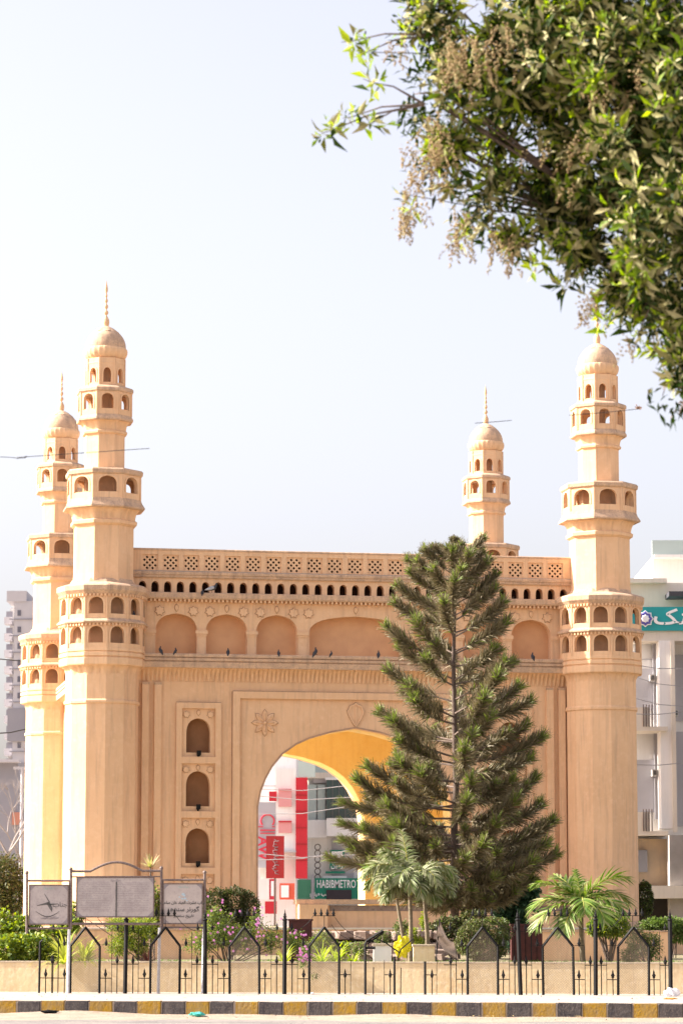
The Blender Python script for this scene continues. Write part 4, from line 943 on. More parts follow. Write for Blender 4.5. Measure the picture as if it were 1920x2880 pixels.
for i in range(60):
    x = rr.uniform(-7, 7); off = rr.choice([-.2 - abs(rr.gauss(0, .4)), rr.uniform(.3, 5.4)]); z = (.05 if off < 0 else KT) + .012; a = rr.uniform(0, 3); s = rr.uniform(.03, .07)
    c = Vector((x, kY(x) + off, z)); d = Vector((cos(a), sin(a), .1)) * s; e_ = Vector((-sin(a), cos(a), .15)) * s * .35
    b.add([c - d, c + e_, c + d, c - e_ + Vector((0, 0, .01))], [(0, 1, 2), (0, 2, 3)])
tag(put('leaf_litter', b.mesh('leaf_litter', seedm)), 'dry fallen leaves scattered on the footpath and gutter', 'leaves', kind='stuff')

# ------------------------------------------------------------------ sign boards
FORMS = {'ا': 'FE8D FE8E', 'ب': 'FE8F FE90 FE91 FE92', 'ت': 'FE95 FE96 FE97 FE98', 'ج': 'FE9D FE9E FE9F FEA0', 'ح': 'FEA1 FEA2 FEA3 FEA4', 'خ': 'FEA5 FEA6 FEA7 FEA8', 'د': 'FEA9 FEAA', 'ر': 'FEAD FEAE', 'ز': 'FEAF FEB0',
         'س': 'FEB1 FEB2 FEB3 FEB4', 'ش': 'FEB5 FEB6 FEB7 FEB8', 'ص': 'FEB9 FEBA FEBB FEBC', 'ع': 'FEC9 FECA FECB FECC', 'ک': 'FB8E FB8F FB90 FB91', 'گ': 'FB92 FB93 FB94 FB95', 'ل': 'FEDD FEDE FEDF FEE0',
         'م': 'FEE1 FEE2 FEE3 FEE4', 'ن': 'FEE5 FEE6 FEE7 FEE8', 'و': 'FEED FEEE', 'ی': 'FBFC FBFD FBFE FBFF', 'ھ': 'FBAA FBAB FBAC FBAD'}
def shape_ur(s):
    out = []
    for i, ch in enumerate(s):
        if ch not in FORMS: out.append(ch); continue
        f = [chr(int(x, 16)) for x in FORMS[ch].split()]
        pj = i > 0 and s[i - 1] in FORMS and len(FORMS[s[i - 1]].split()) == 4; nj = i + 1 < len(s) and s[i + 1] in FORMS and len(f) == 4
        out.append(f[3] if pj and nj else f[1] if pj else f[2] if nj else f[0])
    return ''.join(reversed(out))
def text_mesh(s, size, depth=.004, align='CENTER', squeeze=1.0, bold=0.0):
    cu = bpy.data.curves.new('lettering', 'FONT'); cu.body = s; cu.size = size; cu.align_x = align; cu.align_y = 'CENTER'; cu.extrude = depth; cu.offset = bold; cu.resolution_u = 3
    ob = bpy.data.objects.new('t', cu); COL.objects.link(ob); me = bpy.data.meshes.new_from_object(ob.evaluated_get(bpy.context.evaluated_depsgraph_get()))
    bpy.data.objects.remove(ob); me.transform(Matrix.Rotation(R(90), 4, 'X') @ Matrix.Diagonal((squeeze, 1, 1, 1))); me.materials.clear(); return me
def lettering(parent, s, size, m, loc, rot=(0, 0, 0), name='lettering', **k):
    me = text_mesh(s, size, **k); me.materials.append(m); return put(name, me, parent, loc, rot)
SY = 58.6
sgn = empty('notice_board_stand', (at(320, 2600, SY).x, SY, KT)); tag(sgn, 'rusty tube stand holding three weathered inscription boards on white poles', 'sign')
def sp2(px, py): p = at(px, py, SY); return Vector((p.x - sgn.location.x, 0, p.z - KT))
T = lambda pts, r=.019, m=rust, name='tube': put(name, MB().loft([sp2(*p) for p in pts], r, 8).mesh(name, m, 50), sgn)
z_ = lambda x, y: (x / 2.45, 2160 + y / 2.45)
def tube_post(x, y0, y1):
    o = T([z_(x, y0), z_(x, y1)], .026, rust, 'upright'); c = sp2(*z_(x, y0))
    put('knob', MB().lathe([(.01, -.03), (.034, -.015), (.038, .005), (.026, .03), (.005, .042)], 10).mesh('knob', rust, 60), o, c)
tube_post(187, 722, 1142); tube_post(490, 698, 1112); tube_post(1113, 692, 1112); tube_post(1411, 720, 1112)
for x, y0 in ((474, 1112), (1097, 1100), (1402, 1108)): T([z_(x + 4, y0), z_(x - 6, 1562)], .030, whitep, 'pole')
T([z_(187, 777), z_(490, 777)]); T([z_(187, 1105), z_(490, 1103)]); T([z_(1113, 772), z_(1411, 770)]); T([z_(1113, 1100), z_(1411, 1100)]); T([z_(490, 1074), z_(1113, 1074)], .024)
ar = [z_(495, 712), z_(625, 711)] + [z_(625 + 360 * t, 711 - 62 * sin(pi * t) ** 1.0 * (1 if 0 < t < 1 else 0)) for t in [i / 12 for i in range(1, 12)]] + [z_(985, 710), z_(1110, 708)]
T(ar, .024); T([z_(495, 750), z_(1110, 748)], .012)
T([z_(480, 777), z_(478, 1103)], .012); T([z_(1125, 772), z_(1123, 1100)], .012)
def board(x0, y0, x1, y1, m):
    a = sp2(*z_(x0, y1)); c = sp2(*z_(x1, y0)); w_, h_ = c.x - a.x, c.z - a.z
    mid = Vector(((a.x + c.x) / 2, -.01, (a.z + c.z) / 2))
    o = put('board', MB().box(-w_ / 2, w_ / 2, -.012, .012, -h_ / 2, h_ / 2).mesh('board', m), sgn, mid)
    e = .018; put('board_edge', plate('board_edge', [rect(-w_ / 2 - e, w_ / 2 + e, -h_ / 2 - e, h_ / 2 + e), rect(-w_ / 2 + .004, w_ / 2 - .004, -h_ / 2 + .004, h_ / 2 - .004)], -.022, .02, rust), o)
    b = MB()
    for sx in (-1, 1):
        for sz in (-1, 1):
            cx_, cz_ = sx * (w_ / 2 - .01), sz * (h_ / 2 - .01); b.add([(cx_, -.0155, cz_), (cx_ - sx * .10, -.0155, cz_), (cx_ - sx * .045, -.0155, cz_ - sz * .045), (cx_, -.0155, cz_ - sz * .10)], [(0, 1, 2, 3)])
    put('corner_stain', b.mesh('corner_stain', inkl), o)['kind'] = 'stuff'
    return o, w_, h_
b1, w1, h1 = board(205, 810, 472, 1074, signm); b2, w2, h2 = board(532, 757, 1060, 1024, signm); b3, w3, h3 = board(1128, 800, 1394, 1070, signr)
put('divider', MB().box(-.012, .012, -.026, -.012, -h2 / 2, h2 / 2 - .08).mesh('divider', inkd), b2, (.02, 0, 0))
b = MB(); rr = random.Random(2)
for side in (-1, 1):                                     # faint carved text lines, word by word
    for i in range(17):
        z = h2 / 2 - .10 - i * .0245 * h2 / .5 * .92
        x = side * .03 + (0 if side > 0 else -w2 / 2 + .06); x1 = x + w2 / 2 - .12
        while x < x1:
            l = rr.uniform(.02, .06)
            if rr.random() < .85: b.box(x, min(x + l, x1), -.0155, -.0125, z - .003, z + .003)
            x += l + .008
put('text_lines', b.mesh('text_lines', inkl), b2)['kind'] = 'stuff'
lettering(b2, shape_ur('سنگ بنیاد'), .05, inkl, (0, -.014, h2 / 2 - .05))
lettering(b1, shape_ur('سنگ بنیاد'), .05, inkg, (0, -.014, h1 / 2 - .055)); lettering(b1, shape_ur('جناب'), .13, inkd, (.22, -.014, 0)); 
lettering(b1, shape_ur('سرکاری تقریب'.replace('ق', 'ع').replace('ی', 'ی')), .06, inkl, (0.02, -.014, -h1 / 2 + .12), bold=.001)
b = MB()                                                  # dark torn shape on the left board, like clock hands
for lp2 in ([(.0, .03), (.035, .05), (.05, .0), (.09, -.08), (.085, -.16), (.04, -.10), (-.01, -.02)], [(.0, .03), (-.21, -.035), (-.21, -.045), (.02, -.015)], [(.01, .05), (-.07, .19), (-.065, .195), (.035, .04)], [(.04, 0), (.20, .0), (.2, -.01), (.05, -.03)]):
    n0 = len(lp2); b.add([(x, -.0175, z) for x, z in lp2] + [(x, -.0125, z) for x, z in lp2], [tuple(range(n0))] + [(i, (i + 1) % n0, n0 + (i + 1) % n0, n0 + i) for i in range(n0)])
put('dark_emblem', b.mesh('dark_emblem', inkd), b1, (-.02, 0, .02))
b = MB(); b.loft([(-.23 + .46 * t, -.015, -.10 - .10 * sin(pi * t)) for t in [i / 14 for i in range(15)]], [.003 + .006 * sin(pi * i / 14) for i in range(15)], 4); put('curved_text', b.mesh('curved_text', inkd), b1, (-.02, 0, -.03))
lettering(b3, shape_ur('سنگ بنیاد'), .05, inkg, (0, -.014, h3 / 2 - .055))
lettering(b3, shape_ur('جناب عشرت العباد خان صاحب'), .085, inkd, (0, -.014, .02), squeeze=.82, bold=.0015)
lettering(b3, shape_ur('گورنر سندھ'), .115, inkd, (.03, -.014, -.11), squeeze=1.1, bold=.002)
lettering(b3, shape_ur('تاریخ ستمبر'), .07, inkd, (.02, -.014, -.235), squeeze=1.2, bold=.001)
b = MB()
for i in range(9): b.lathe([(0.001, 0), (.018 + rr.random() * .02, .001), (.001, .002)], 7, c=(0, 0))
b = MB()
for i in range(7):
    cx_, cz_, r_ = rr.gauss(0, .05), rr.gauss(0, .03), rr.uniform(.012, .03)
    b.add([(cx_ + r_ * cos(k) * 1.4, -.0158 - i * .0003, cz_ + r_ * sin(k)) for k in range(6)], [(0, 1, 2, 3, 4, 5)])
put('faded_emblem', b.mesh('faded_emblem', inkb), b3, (0, 0, .13))

# ------------------------------------------------------------------ other small garden things
def boxthing(name, label, cat, px0, px1, py0, Y, m, d=.5, zb=.78, lid=None, lidm=None):
    a = at(px0, py0, Y); c = at(px1, py0, Y); o = put(name, MB().box(0, c.x - a.x, 0, d, 0, a.z - zb).mesh(name, m), None, (a.x, Y, zb)); tag(o, label, cat)
    put('rim', MB().box(-.02, c.x - a.x + .02, -.02, d + .02, a.z - zb, a.z - zb + .04).mesh('rim', lidm or m), o); return o
boxthing('maroon_cabinet', 'dark maroon box behind the pink flower bush', 'box', 812, 877, 2590, 63, maroon)
boxthing('maroon_cabinet', 'wide dark maroon box with grooves behind the post left of the small palm', 'box', 1437, 1524, 2604, 64.2, maroon)
b = MB()
for i in range(5): b.box(.05 + i * .12, .06 + i * .12, -.012, 0, .02, .72)
put('groove_strip', b.mesh('groove_strip', black), bpy.data.objects['maroon_cabinet.001'])
boxthing('planter_box', 'cream planter box behind the stub posts right of the yellow bag', 'planter', 1162, 1222, 2662, 60.6, wallm, lidm=wallt)
boxthing('planter_box', 'pale block planter left of the yellow bag', 'planter', 1050, 1100, 2660, 60.9, white_b, lidm=wallt)
boxthing('garden_wall', 'sand coloured garden wall behind the small right palm', 'wall', 1518, 1885, 2622, 66, plaster, d=.25, lidm=plaster_top)
boxthing('garden_wall', 'long low terrace wall in front of the platform behind the sign boards', 'wall', 60, 640, 2617, 69, plaster, d=.3, lidm=plaster_top)
tp = empty('netting_tent', (at(1234, 2600, 60.5).x, 60.5, .8)); tag(tp, 'drooping brown netting hung from a thin pole beside the pine', 'netting')
def tq(px, py, Y=60.5): p = at(px, py, Y); return p - tp.location
A, B_, C_, D_ = tq(1236, 2586), tq(1275, 2650, 60.7), tq(1290, 2705, 60.9), tq(1224, 2640, 60.4)
V = []; nn = 10
for i in range(nn + 1):
    for j in range(nn + 1):
        s_, t_ = i / nn, j / nn; p = A.lerp(D_, s_).lerp(B_.lerp(C_, s_), t_); V.append((p.x, p.y + .06 * sin(9 * s_ + 5 * t_), p.z - .12 * sin(pi * t_) * (1 - s_ * .4)))
Fq = [(i * (nn + 1) + j, i * (nn + 1) + j + 1, (i + 1) * (nn + 1) + j + 1, (i + 1) * (nn + 1) + j) for i in range(nn) for j in range(nn)]
put('netting', npmesh('netting', np.array(V), np.array(Fq), tarp, smooth=True), tp); put('pole', MB().loft([tq(1224, 2715), tq(1236, 2584)], .012, 6).mesh('pole', black), tp)

# ------------------------------------------------------------------ buildings beyond
wirem0 = mat('grille_dark', (.12, .12, .12))
def wbox(b, px0, px1, py0, py1, Y, d, m, yo=0):
    a = at(px0, py1, Y); c = at(px1, py0, Y); b.mat(m).box(a.x, c.x, Y + yo, Y + yo + d, a.z, c.z); return b
def bpart(parent, name, px0, px1, py0, py1, Y, d, m, yo=0):
    a = at(px0, py1, Y); c = at(px1, py0, Y); P0 = Vector((a.x, Y + yo, a.z)) - root_of(parent)
    return put(name, MB().box(0, c.x - a.x, 0, d, 0, c.z - a.z).mesh(name, m), parent, P0)
def root_of(o):
    v = Vector(o.location); 
    while o.parent: o = o.parent; v += Vector(o.location)
    return v
def building(name, label, px, Y): 
    p = at(px, 2600, Y); o = empty(name, (p.x, Y, 0)); return tag(o, label, 'building')
# right: pale block with a teal bank sign
RB = building('bank_building', 'pale weathered building with a teal bank sign behind the right minaret', 1880, 100); Y = 100
bpart(RB, 'wall', 1785, 2300, 1772, 2700, Y, 14, white_b, 1.6)
bpart(RB, 'parapet', 1700, 2300, 1628, 1705, Y, 10, cream_b, 1.2); bpart(RB, 'coping', 1700, 1882, 1618, 1630, Y, 10.6, cream_b, .9)
bpart(RB, 'penthouse', 1862, 2300, 1542, 1690, Y, 8, white_b, 3); bpart(RB, 'roof_panel', 1855, 2300, 1492, 1534, Y, .3, glass_l, 2.6); bpart(RB, 'penthouse_cap', 1860, 2300, 1534, 1543, Y, 8, white_b, 2.5)
bpart(RB, 'awning', 1880, 2300, 1663, 1676, Y, 1.5, mat('awning_dark', (.06, .06, .07)), 0)
s_ = bpart(RB, 'sign', 1778, 2330, 1705, 1772, Y, .5, teal, .2)
bpart(RB, 'band', 1780, 2300, 1772, 1800, Y, 1.4, cream_b, .3)
bpart(RB, 'column', 1861, 1889, 1800, 2330, Y, 1.0, white_b, .2); bpart(RB, 'column', 1700, 1740, 1800, 2600, Y, 1.0, white_b, .2); bpart(RB, 'column', 2010, 2040, 1800, 2600, Y, 1.0, white_b, .2)
for yb in (2052, 2346):
    o = bpart(RB, 'balcony', 1760, 1876, yb - 8, yb + 4, Y, 1.7, cream_b, -.1)
    bpart(RB, 'balcony_wall', 1760, 1822, yb - 62, yb - 8, Y, .12, cream_b, -.1)
    for i in range(4): bpart(RB, 'rail', 1806 + i * 8, 1808 + i * 8, yb - 70, yb - 8, Y, .04, rust, -.14)
bpart(RB, 'window', 1800, 1850, 1870, 1990, Y, .1, lgrey_b, 1.52); bpart(RB, 'window', 1800, 1850, 2130, 2280, Y, .1, lgrey_b, 1.52); bpart(RB, 'window', 1895, 1990, 1830, 2020, Y, .1, lgrey_b, 1.52)
bpart(RB, 'side_shade', 1900, 2010, 2050, 2320, Y, .1, lgrey_b, 1.5)
bpart(RB, 'lower_wall', 1790, 1880, 2358, 2500, Y, 1.0, mat('ochre_wall', (.46, .33, .2), var=(.30, .24, .18), scale=.7, streak=.5, streak_col=(.2, .17, .14)), .5)
bpart(RB, 'doorway', 1796, 1822, 2390, 2452, Y, .1, mat('door_grey', (.2, .2, .22)), .38)
bpart(RB, 'slab', 1776, 2100, 2492, 2527, Y, 3, cream_b, -1.0); bpart(RB, 'shop_front', 1780, 2100, 2527, 2600, Y, .2, mat('shop_dark', (.035, .03, .03)), 1.1)
bpart(RB, 'concrete_column', 1879, 1925, 2350, 2620, Y, .8, mat('raw_concrete', (.36, .33, .31), var=(.24, .22, .2), scale=1), -.6)
lettering(s_, shape_ur('میزان بینک'), .72, letw, ((at(1838, 1738, Y).x - at(1778, 1738, Y).x), -.03, .44), squeeze=1.25, bold=.014, align='LEFT')
put('star_logo', star_mesh('star_logo', .29, 8, .80, .03, letw), s_, (at(1815, 1738, Y).x - at(1778, 1738, Y).x, -.01, .40)); 
put('star_logo', join('star_logo', [star_mesh('l', .24, 8, .80, .06, purple), star_mesh('k', .15, 8, .8, .08, letw)]), s_, (at(1815, 1738, Y).x - at(1778, 1738, Y).x, -.01, .40))
ac_m = mat('air_conditioner', (.55, .54, .52), var=(.45, .43, .4), scale=3)
for px_, py_ in ((1836, 1890), (1842, 2160), (1902, 1990)):
    o = bpart(RB, 'air_conditioner', px_, px_ + 14, py_, py_ + 18, Y, .5, ac_m, 1.0); bpart(o, 'fan_grille', px_ + 3, px_ + 11, py_ + 3, py_ + 15, Y, .05, shop_d if False else wirem0, .95)
bpart(RB, 'drain_pipe', 1893, 1896, 1800, 2340, Y, .1, cream_b, .1); bpart(RB, 'drain_pipe', 1853, 1855, 1800, 2300, Y, .1, lgrey_b, 1.4)
for k in range(5): bpart(RB, 'wall_seam', 1800, 1862, 1842 + k * 100, 1844 + k * 100, Y, .06, lgrey_b, 1.55)
# left: far tower block
TB = building('tower_block', 'tall pale grey tower block far off at the left edge', 40, 500); Y = 500
bpart(TB, 'wall', 28, 120, 1690, 2620, Y, 20, lgrey_b); bpart(TB, 'wall_wing', 5, 30, 1700, 2620, Y, 24, white_b, 6)
bpart(TB, 'roof_room', 20, 76, 1662, 1692, Y, 12, lgrey_b, -.2); bpart(TB, 'grey_panel', 22, 74, 1992, 2085, Y, .5, grey_b, -.6); bpart(TB, 'grey_panel', 14, 74, 2145, 2285, Y, .5, grey_b, -.6)
for i in range(16):
    y = 1722 + i * 46.5; bpart(TB, 'balcony', 7, 28, y + 8, y + 28, Y, 3, lgrey_b, 3); bpart(TB, 'balcony_shade', 8, 26, y - 12, y + 16, Y, .3, grey_b, 5.5)
    if not (1985 < y < 2090 or y > 2130): bpart(TB, 'window', 50, 60, y - 6, y + 10, Y, .2, mat('tower_window', (.12, .12, .15)) if i == 0 else bpy.data.materials['tower_window'], -.1)
    bpart(TB, 'floor_band', 27, 100, y + 18, y + 21, Y, .3, grey_b, -.25)
BB = building('low_block', 'blurred grey low building with a brick window behind the bare trees', 30, 170); Y = 170
bpart(BB, 'wall', -60, 66, 2300, 2620, Y, 8, grey_b); bpart(BB, 'brick_window', 36, 58, 2285, 2320, Y, .3, mat('brick_red', (.45, .2, .14)), -.3); bpart(BB, 'eave', -60, 60, 2138, 2146, Y, 1, lgrey_b, -1); bpart(BB, 'upper_wall', -60, 52, 2146, 2300, Y, 8, grey_b)
# through the arch
GB = building('metro_bank_building', 'white corner building with green glass and a green bank sign seen through the arch', 930, 210); Y = 210
bpart(GB, 'wall', 866, 1200, 2185, 2620, Y, 12, white_b, 1.5); bpart(GB, 'roof', 862, 1200, 2172, 2188, Y, 12, cream_b, .4); bpart(GB, 'roof_shade', 880, 920, 2188, 2200, Y, .5, lgrey_b, .9)
w_ = bpart(GB, 'window', 918, 1100, 2192, 2302, Y, .4, glass_d, .3); bpart(w_, 'frame', 914, 1102, 2186, 2193, Y, .6, white_b, .2)
for k in range(4): bpart(GB, 'mullion', 934 + k * 18, 936 + k * 18, 2193, 2302, Y, .1, wirem0, .22)
bpart(GB, 'transom', 918, 1000, 2244, 2246, Y, .1, wirem0, .2)
for k in range(5): bpart(WBg, 'panel_seam', 831, 864, 2235 + k * 46, 2237 + k * 46, 200, .05, redd, .36) if False else None
for i, (a, c) in enumerate(((867, 889), (893, 914))): bpart(GB, 'window', a, c, 2205, 2305, Y, .3, glass_l, .9)
bpart(GB, 'band', 864, 918, 2306, 2356, Y, 2, white_b, 0); bpart(GB, 'band', 918, 1100, 2302, 2352, Y, 2, white_b, -.8)
bpart(GB, 'roof_box', 868, 930, 2140, 2172, Y, 6, glass_l, 4)
bpart(GB, 'shade_panel', 932, 995, 2356, 2472, Y, .2, lgrey_b, 1.3); bpart(GB, 'blue_sticker', 945, 957, 2362, 2376, Y, .1, glass_l, 1.1)
o = bpart(GB, 'poster', 927, 968, 2390, 2442, Y, .2, green, .8); bpart(o, 'poster_field', 932, 963, 2394, 2426, Y, .1, letw, .7)
lettering(o, shape_ur('میری'), .42, green, (.5, -.16, .75)); lettering(o, shape_ur('زمین'), .42, letw, (.5, -.10, .2), bold=.01)
bpart(GB, 'awning_strip', 915, 970, 2450, 2456, Y, .3, green, .6); bpart(GB, 'awning_strip', 908, 975, 2463, 2470, Y, .3, letw, .6)
lat_o = empty('lattice_column', Vector(at(893, 2425, Y)) - root_of(GB), 0, GB); 
b = MB()
for i in range(6):
    c = Vector((0, 0, (i - 2.5) * .42)); b.loft([c + Vector((.2 * cos(t), 0, .2 * sin(t))) for t in [k * pi / 6 for k in range(13)]], .035, 4, closed=False)
put('scrollwork', b.mesh('scrollwork', mat('scroll_iron', (.14, .12, .11))), lat_o)
sg = bpart(GB, 'green_sign', 885, 1100, 2470, 2528, Y, .4, green, -.2); bpart(GB, 'green_sign_end', 828, 874, 2474, 2528, Y, .5, greenl, -.1)
lettering(sg, 'HABIBMETRO', .78, letw, (.12, -.05, 1.0), align='LEFT', squeeze=.58, bold=.008)
lettering(sg, shape_ur('حبیب میٹرو'.replace('ٹ', 'ت')), .42, letw, (.45, -.05, .35), squeeze=.8, bold=.012)
bpart(sg, 'dark_board', 918, 988, 2503, 2530, Y, .2, mat('dark_board', (.05, .04, .045)), -.4); bpart(GB, 'pole', 877, 882, 2460, 2530, Y, .1, lgrey_b, -.5)
WBg = building('white_shop_building', 'bright white shop building with a tall red panel seen through the arch', 800, 200); Y = 200
bpart(WBg, 'wall', 600, 832, 1900, 2620, Y, 12, white_b, 2); bpart(WBg, 'wall_bay', 775, 832, 2160, 2395, Y, 2, white_b, .6)
bpart(WBg, 'red_panel', 831, 864, 2186, 2470, Y, 1.2, red, .4); bpart(WBg, 'glass_canopy', 838, 886, 2140, 2184, Y, .4, glass_l, .5)
for k in range(5): bpart(WBg, 'panel_seam', 831, 864, 2235 + k * 46, 2237 + k * 46, Y, .05, redd, .34)
for k in range(3): bpart(WBg, 'floor_band', 731, 832, 2205 + k * 92, 2208 + k * 92, Y, .1, lgrey_b, 1.95)
for y0, y1 in ((2222, 2268), (2312, 2342)):
    o = bpart(WBg, 'red_window', 783, 820, y0, y1, Y, .2, mat('faded_red', (.62, .28, .28)) if y0 == 2222 else bpy.data.materials['faded_red'], .42)
    bpart(o, 'window_bar', 783, 820, y0 - 4, y0, Y, .1, red, .3)
bpart(WBg, 'red_bracket', 756, 777, 2225, 2252, Y, .3, red, .5); 
vs = bpart(WBg, 'vertical_sign', 722, 775, 2255, 2440, Y, .3, lgrey_b, .6)
b = MB(); b.loft([(.44 * cos(t) , 0, .42 * sin(t)) for t in [-.7 + k * (pi + 1.4) / 12 for k in range(13)]], .055, 5); b.box(-.5, .5, -.05, .05, -.66, -.58).box(-.5, .5, -.05, .05, -.86, -.79).box(-.75, -.3, -.05, .05, -.42, -.36).box(.3, .5, -.05, .05, -.42, -.36)
put('lettering', b.mesh('lettering', letr), vs, Vector(at(752, 2308, Y)) - root_of(vs) + Vector((0, .5, 0)))
lettering(vs, 'AW', .9, letr, Vector(at(738, 2385, Y)) - root_of(vs) + Vector((0, .5, 0)), rot=(0, R(90), 0), bold=.02)
bpart(WBg, 'shop_sign', 754, 776, 2472, 2530, Y, .3, letr, .2); bpart(WBg, 'shop_sign', 786, 828, 2484, 2530, Y, .3, mat('orange_red', (.7, .12, .07)), .2)
o = bpart(WBg, 'shop_sign', 730, 757, 2472, 2530, Y, .3, white_b, .1); bpart(WBg, 'shop_sign', 745, 778, 2535, 2570, Y, .3, red, .1)
sh = bpart(WBg, 'white_squiggle', 790, 812, 2490, 2524, Y, .1, letw, .05); bpart(WBg, 'white_squiggle', 762, 770, 2478, 2520, Y, .1, letw, .05)
bpart(WBg, 'ledge', 776, 832, 2392, 2397, Y, 1, lgrey_b, 0); bpart(WBg, 'lower_wall', 731, 750, 2440, 2482, Y, .3, cream_b, .3)
# red hoarding on its own pole, nearer
RH = empty('red_hoarding', (at(774, 2600, 125).x, 125, 0)); tag(RH, 'dark red hoarding with grey vertical script seen through the arch', 'billboard')
bpart(RH, 'panel', 748, 799, 2351, 2470, 125, .25, redd); bpart(RH, 'pole', 770, 776, 2470, 2680, 125, .1, rust, .08)
o = bpy.data.objects['panel']; lettering(o, 'Borjan', .62, letg, (.40, -.02, .88), rot=(0, R(-90), 0), bold=.02, squeeze=.9) if False else None
b = MB(); rr = random.Random(9); pts = []
for k in range(40):
    t = k / 39; pts.append((.40 + .10 * sin(k * 1.9) + .05 * sin(k * .7), -.02, .15 + 1.45 * t + .05 * cos(k * 1.9)))
b.loft(pts, .022, 4); put('script', b.mesh('script', letg), o)
# leafless tree and utility pole at the left edge, cables
def bare_tree(name, label, base, h, seed, m):
    t = empty(name, base); tag(t, label, 'tree'); rr = random.Random(seed); b = MB()
    def grow(p, d, l, r, dep):
        q = p + d * l; b.loft([p, p.lerp(q, .5) + Vector((rr.uniform(-.05, .05) * l, 0, 0)), q], [r, r * .8, r * .6], 4, closed=False)
        if dep:
            for _ in range(3 if dep > 1 else 4):
                grow(q, (d + Vector((rr.uniform(-.7, .7), rr.uniform(-.5, .5), rr.uniform(-.1, .45)))).normalized(), l * rr.uniform(.6, .85), r * .55, dep - 1)
    put('trunk', MB().loft([(0, 0, -.2), (0, 0, h * .3)], [.14, .1], 7).mesh('trunk', bark), t); grow(Vector((0, 0, h * .3)), Vector((0, 0, 1)), h * .25, .08, 5); put('branches', b.mesh('branches', m), t); return t
bt = mat('bare_twig', (.3, .26, .24)); bare_tree('bare_tree', 'leafless grey tree by the left edge in front of the far tower', (at(20, 2600, 110).x, 110, 0), 7.4, 4, bt); bare_tree('bare_tree', 'second leafless tree close to the rear left minaret', (at(55, 2600, 118).x, 118, 0), 7.2, 8, bt)
up_ = empty('utility_pole', (at(57, 2600, 120).x, 120, 0)); tag(up_, 'slim utility pole with crossarm beside the left edge', 'pole'); zt = at(57, 2160, 120).z
put('pole', MB().loft([(0, 0, 0), (0, 0, zt)], .06, 8).mesh('pole', lgrey_b), up_); put('crossarm', MB().box(-.35, .1, -.05, .05, zt - .05, zt + .05).mesh('crossarm', lgrey_b), up_)
wirem = mat('cable', (.05, .045, .045), rough=.5); wirep = mat('pale_cable', (.33, .32, .33), rough=.5)
def cable(label, pts, Y, r, group=None, name='cable', Y2=None, wm=None):
    P_ = [at(x, y, Y + (0 if Y2 is None else (Y2 - Y) * i / (len(pts) - 1))) for i, (x, y) in enumerate(pts)]; c = P_[0]
    o = put(name, MB().loft([p - c for p in P_], r, 5).mesh(name, wm or wirem, 60), None, c); return tag(o, label, 'cable', group)
cable('cable crossing the far tower at the left edge, upper one', [(-40, 1850), (40, 1857), (110, 1862)], 125, .025); cable('cable crossing the far tower at the left edge, lower one', [(-40, 2065), (30, 2060), (100, 2045)], 125, .03)
for i, (y0, y1) in enumerate(((1868, 1880), (1900, 1935), (1960, 1990), (2008, 1998), (2150, 2142))):
    cable('thin cable crossing the pale building at the right edge, number %s from above' % ['one', 'two', 'three', 'four', 'five'][i], [(1770, y0), (1850, (y0 + y1) / 2 + 6), (1960, y1)], 96, .014, 'cables across the pale right building', wm=wirep)
for i, (y0, y1) in enumerate(((2218, 2205), (2236, 2240), (2290, 2262), (2398, 2402), (2420, 2385))):
    cable('thin pale cable behind the arch opening, number %s from above' % ['one', 'two', 'three', 'four', 'five'][i], [(700, y0), (850, (y0 + y1) / 2 + 12), (1020, y1)], 118, .016, 'cables seen through the arch', wm=wirep)
# near wires, with their knots
W1 = cable('thin wire with a twisted knot crossing in front of the two left minarets', [(-20, 1285), (20, 1285.5), (50, 1288), (72, 1285), (200, 1276), (421, 1261)], 24, .0028, name='wire')
b = MB()
for i in range(5):
    c = at(50 + i * 5, 1287.5 - i * .3, 24) - W1.location; b.loft([c + Vector((.006 * cos(t) * .5, .006 * sin(t), .009 * cos(t))) for t in [k * pi / 3 for k in range(7)]], .0025, 4)
b.loft([at(70, 1287, 24) - W1.location, at(76, 1283, 24) - W1.location], .006, 5); put('knot', b.mesh('knot', wirem), W1)
cable('short wire piece in front of the rear right minaret spire', [(1335, 1190), (1390, 1186.5), (1438, 1182)], 24, .0028, name='wire')
W2 = cable('thin wire ending in a frayed knot in front of the right minaret', [(1600, 1168), (1700, 1160), (1795, 1150)], 24, .0028, name='wire')
b = MB()
for i in range(9):
    c = at(1793, 1147, 24) - W2.location; d = Vector((random.uniform(-1, 1), random.uniform(-1, 1), random.uniform(-.6, 1))) * .03; b.loft([c - d * .4, c + d], .004, 4)
put('knot', b.mesh('knot', mat('frayed_tape', (.3, .16, .08))), W2)
cable('wire vanishing into the near leaves, upper one', [(1045, 147), (1200, 150), (1400, 170)], 17.2, .003, name='wire'); cable('wire vanishing into the near leaves, lower one', [(1120, 543), (1300, 575), (1620, 630)], 17.2, .003, name='wire')

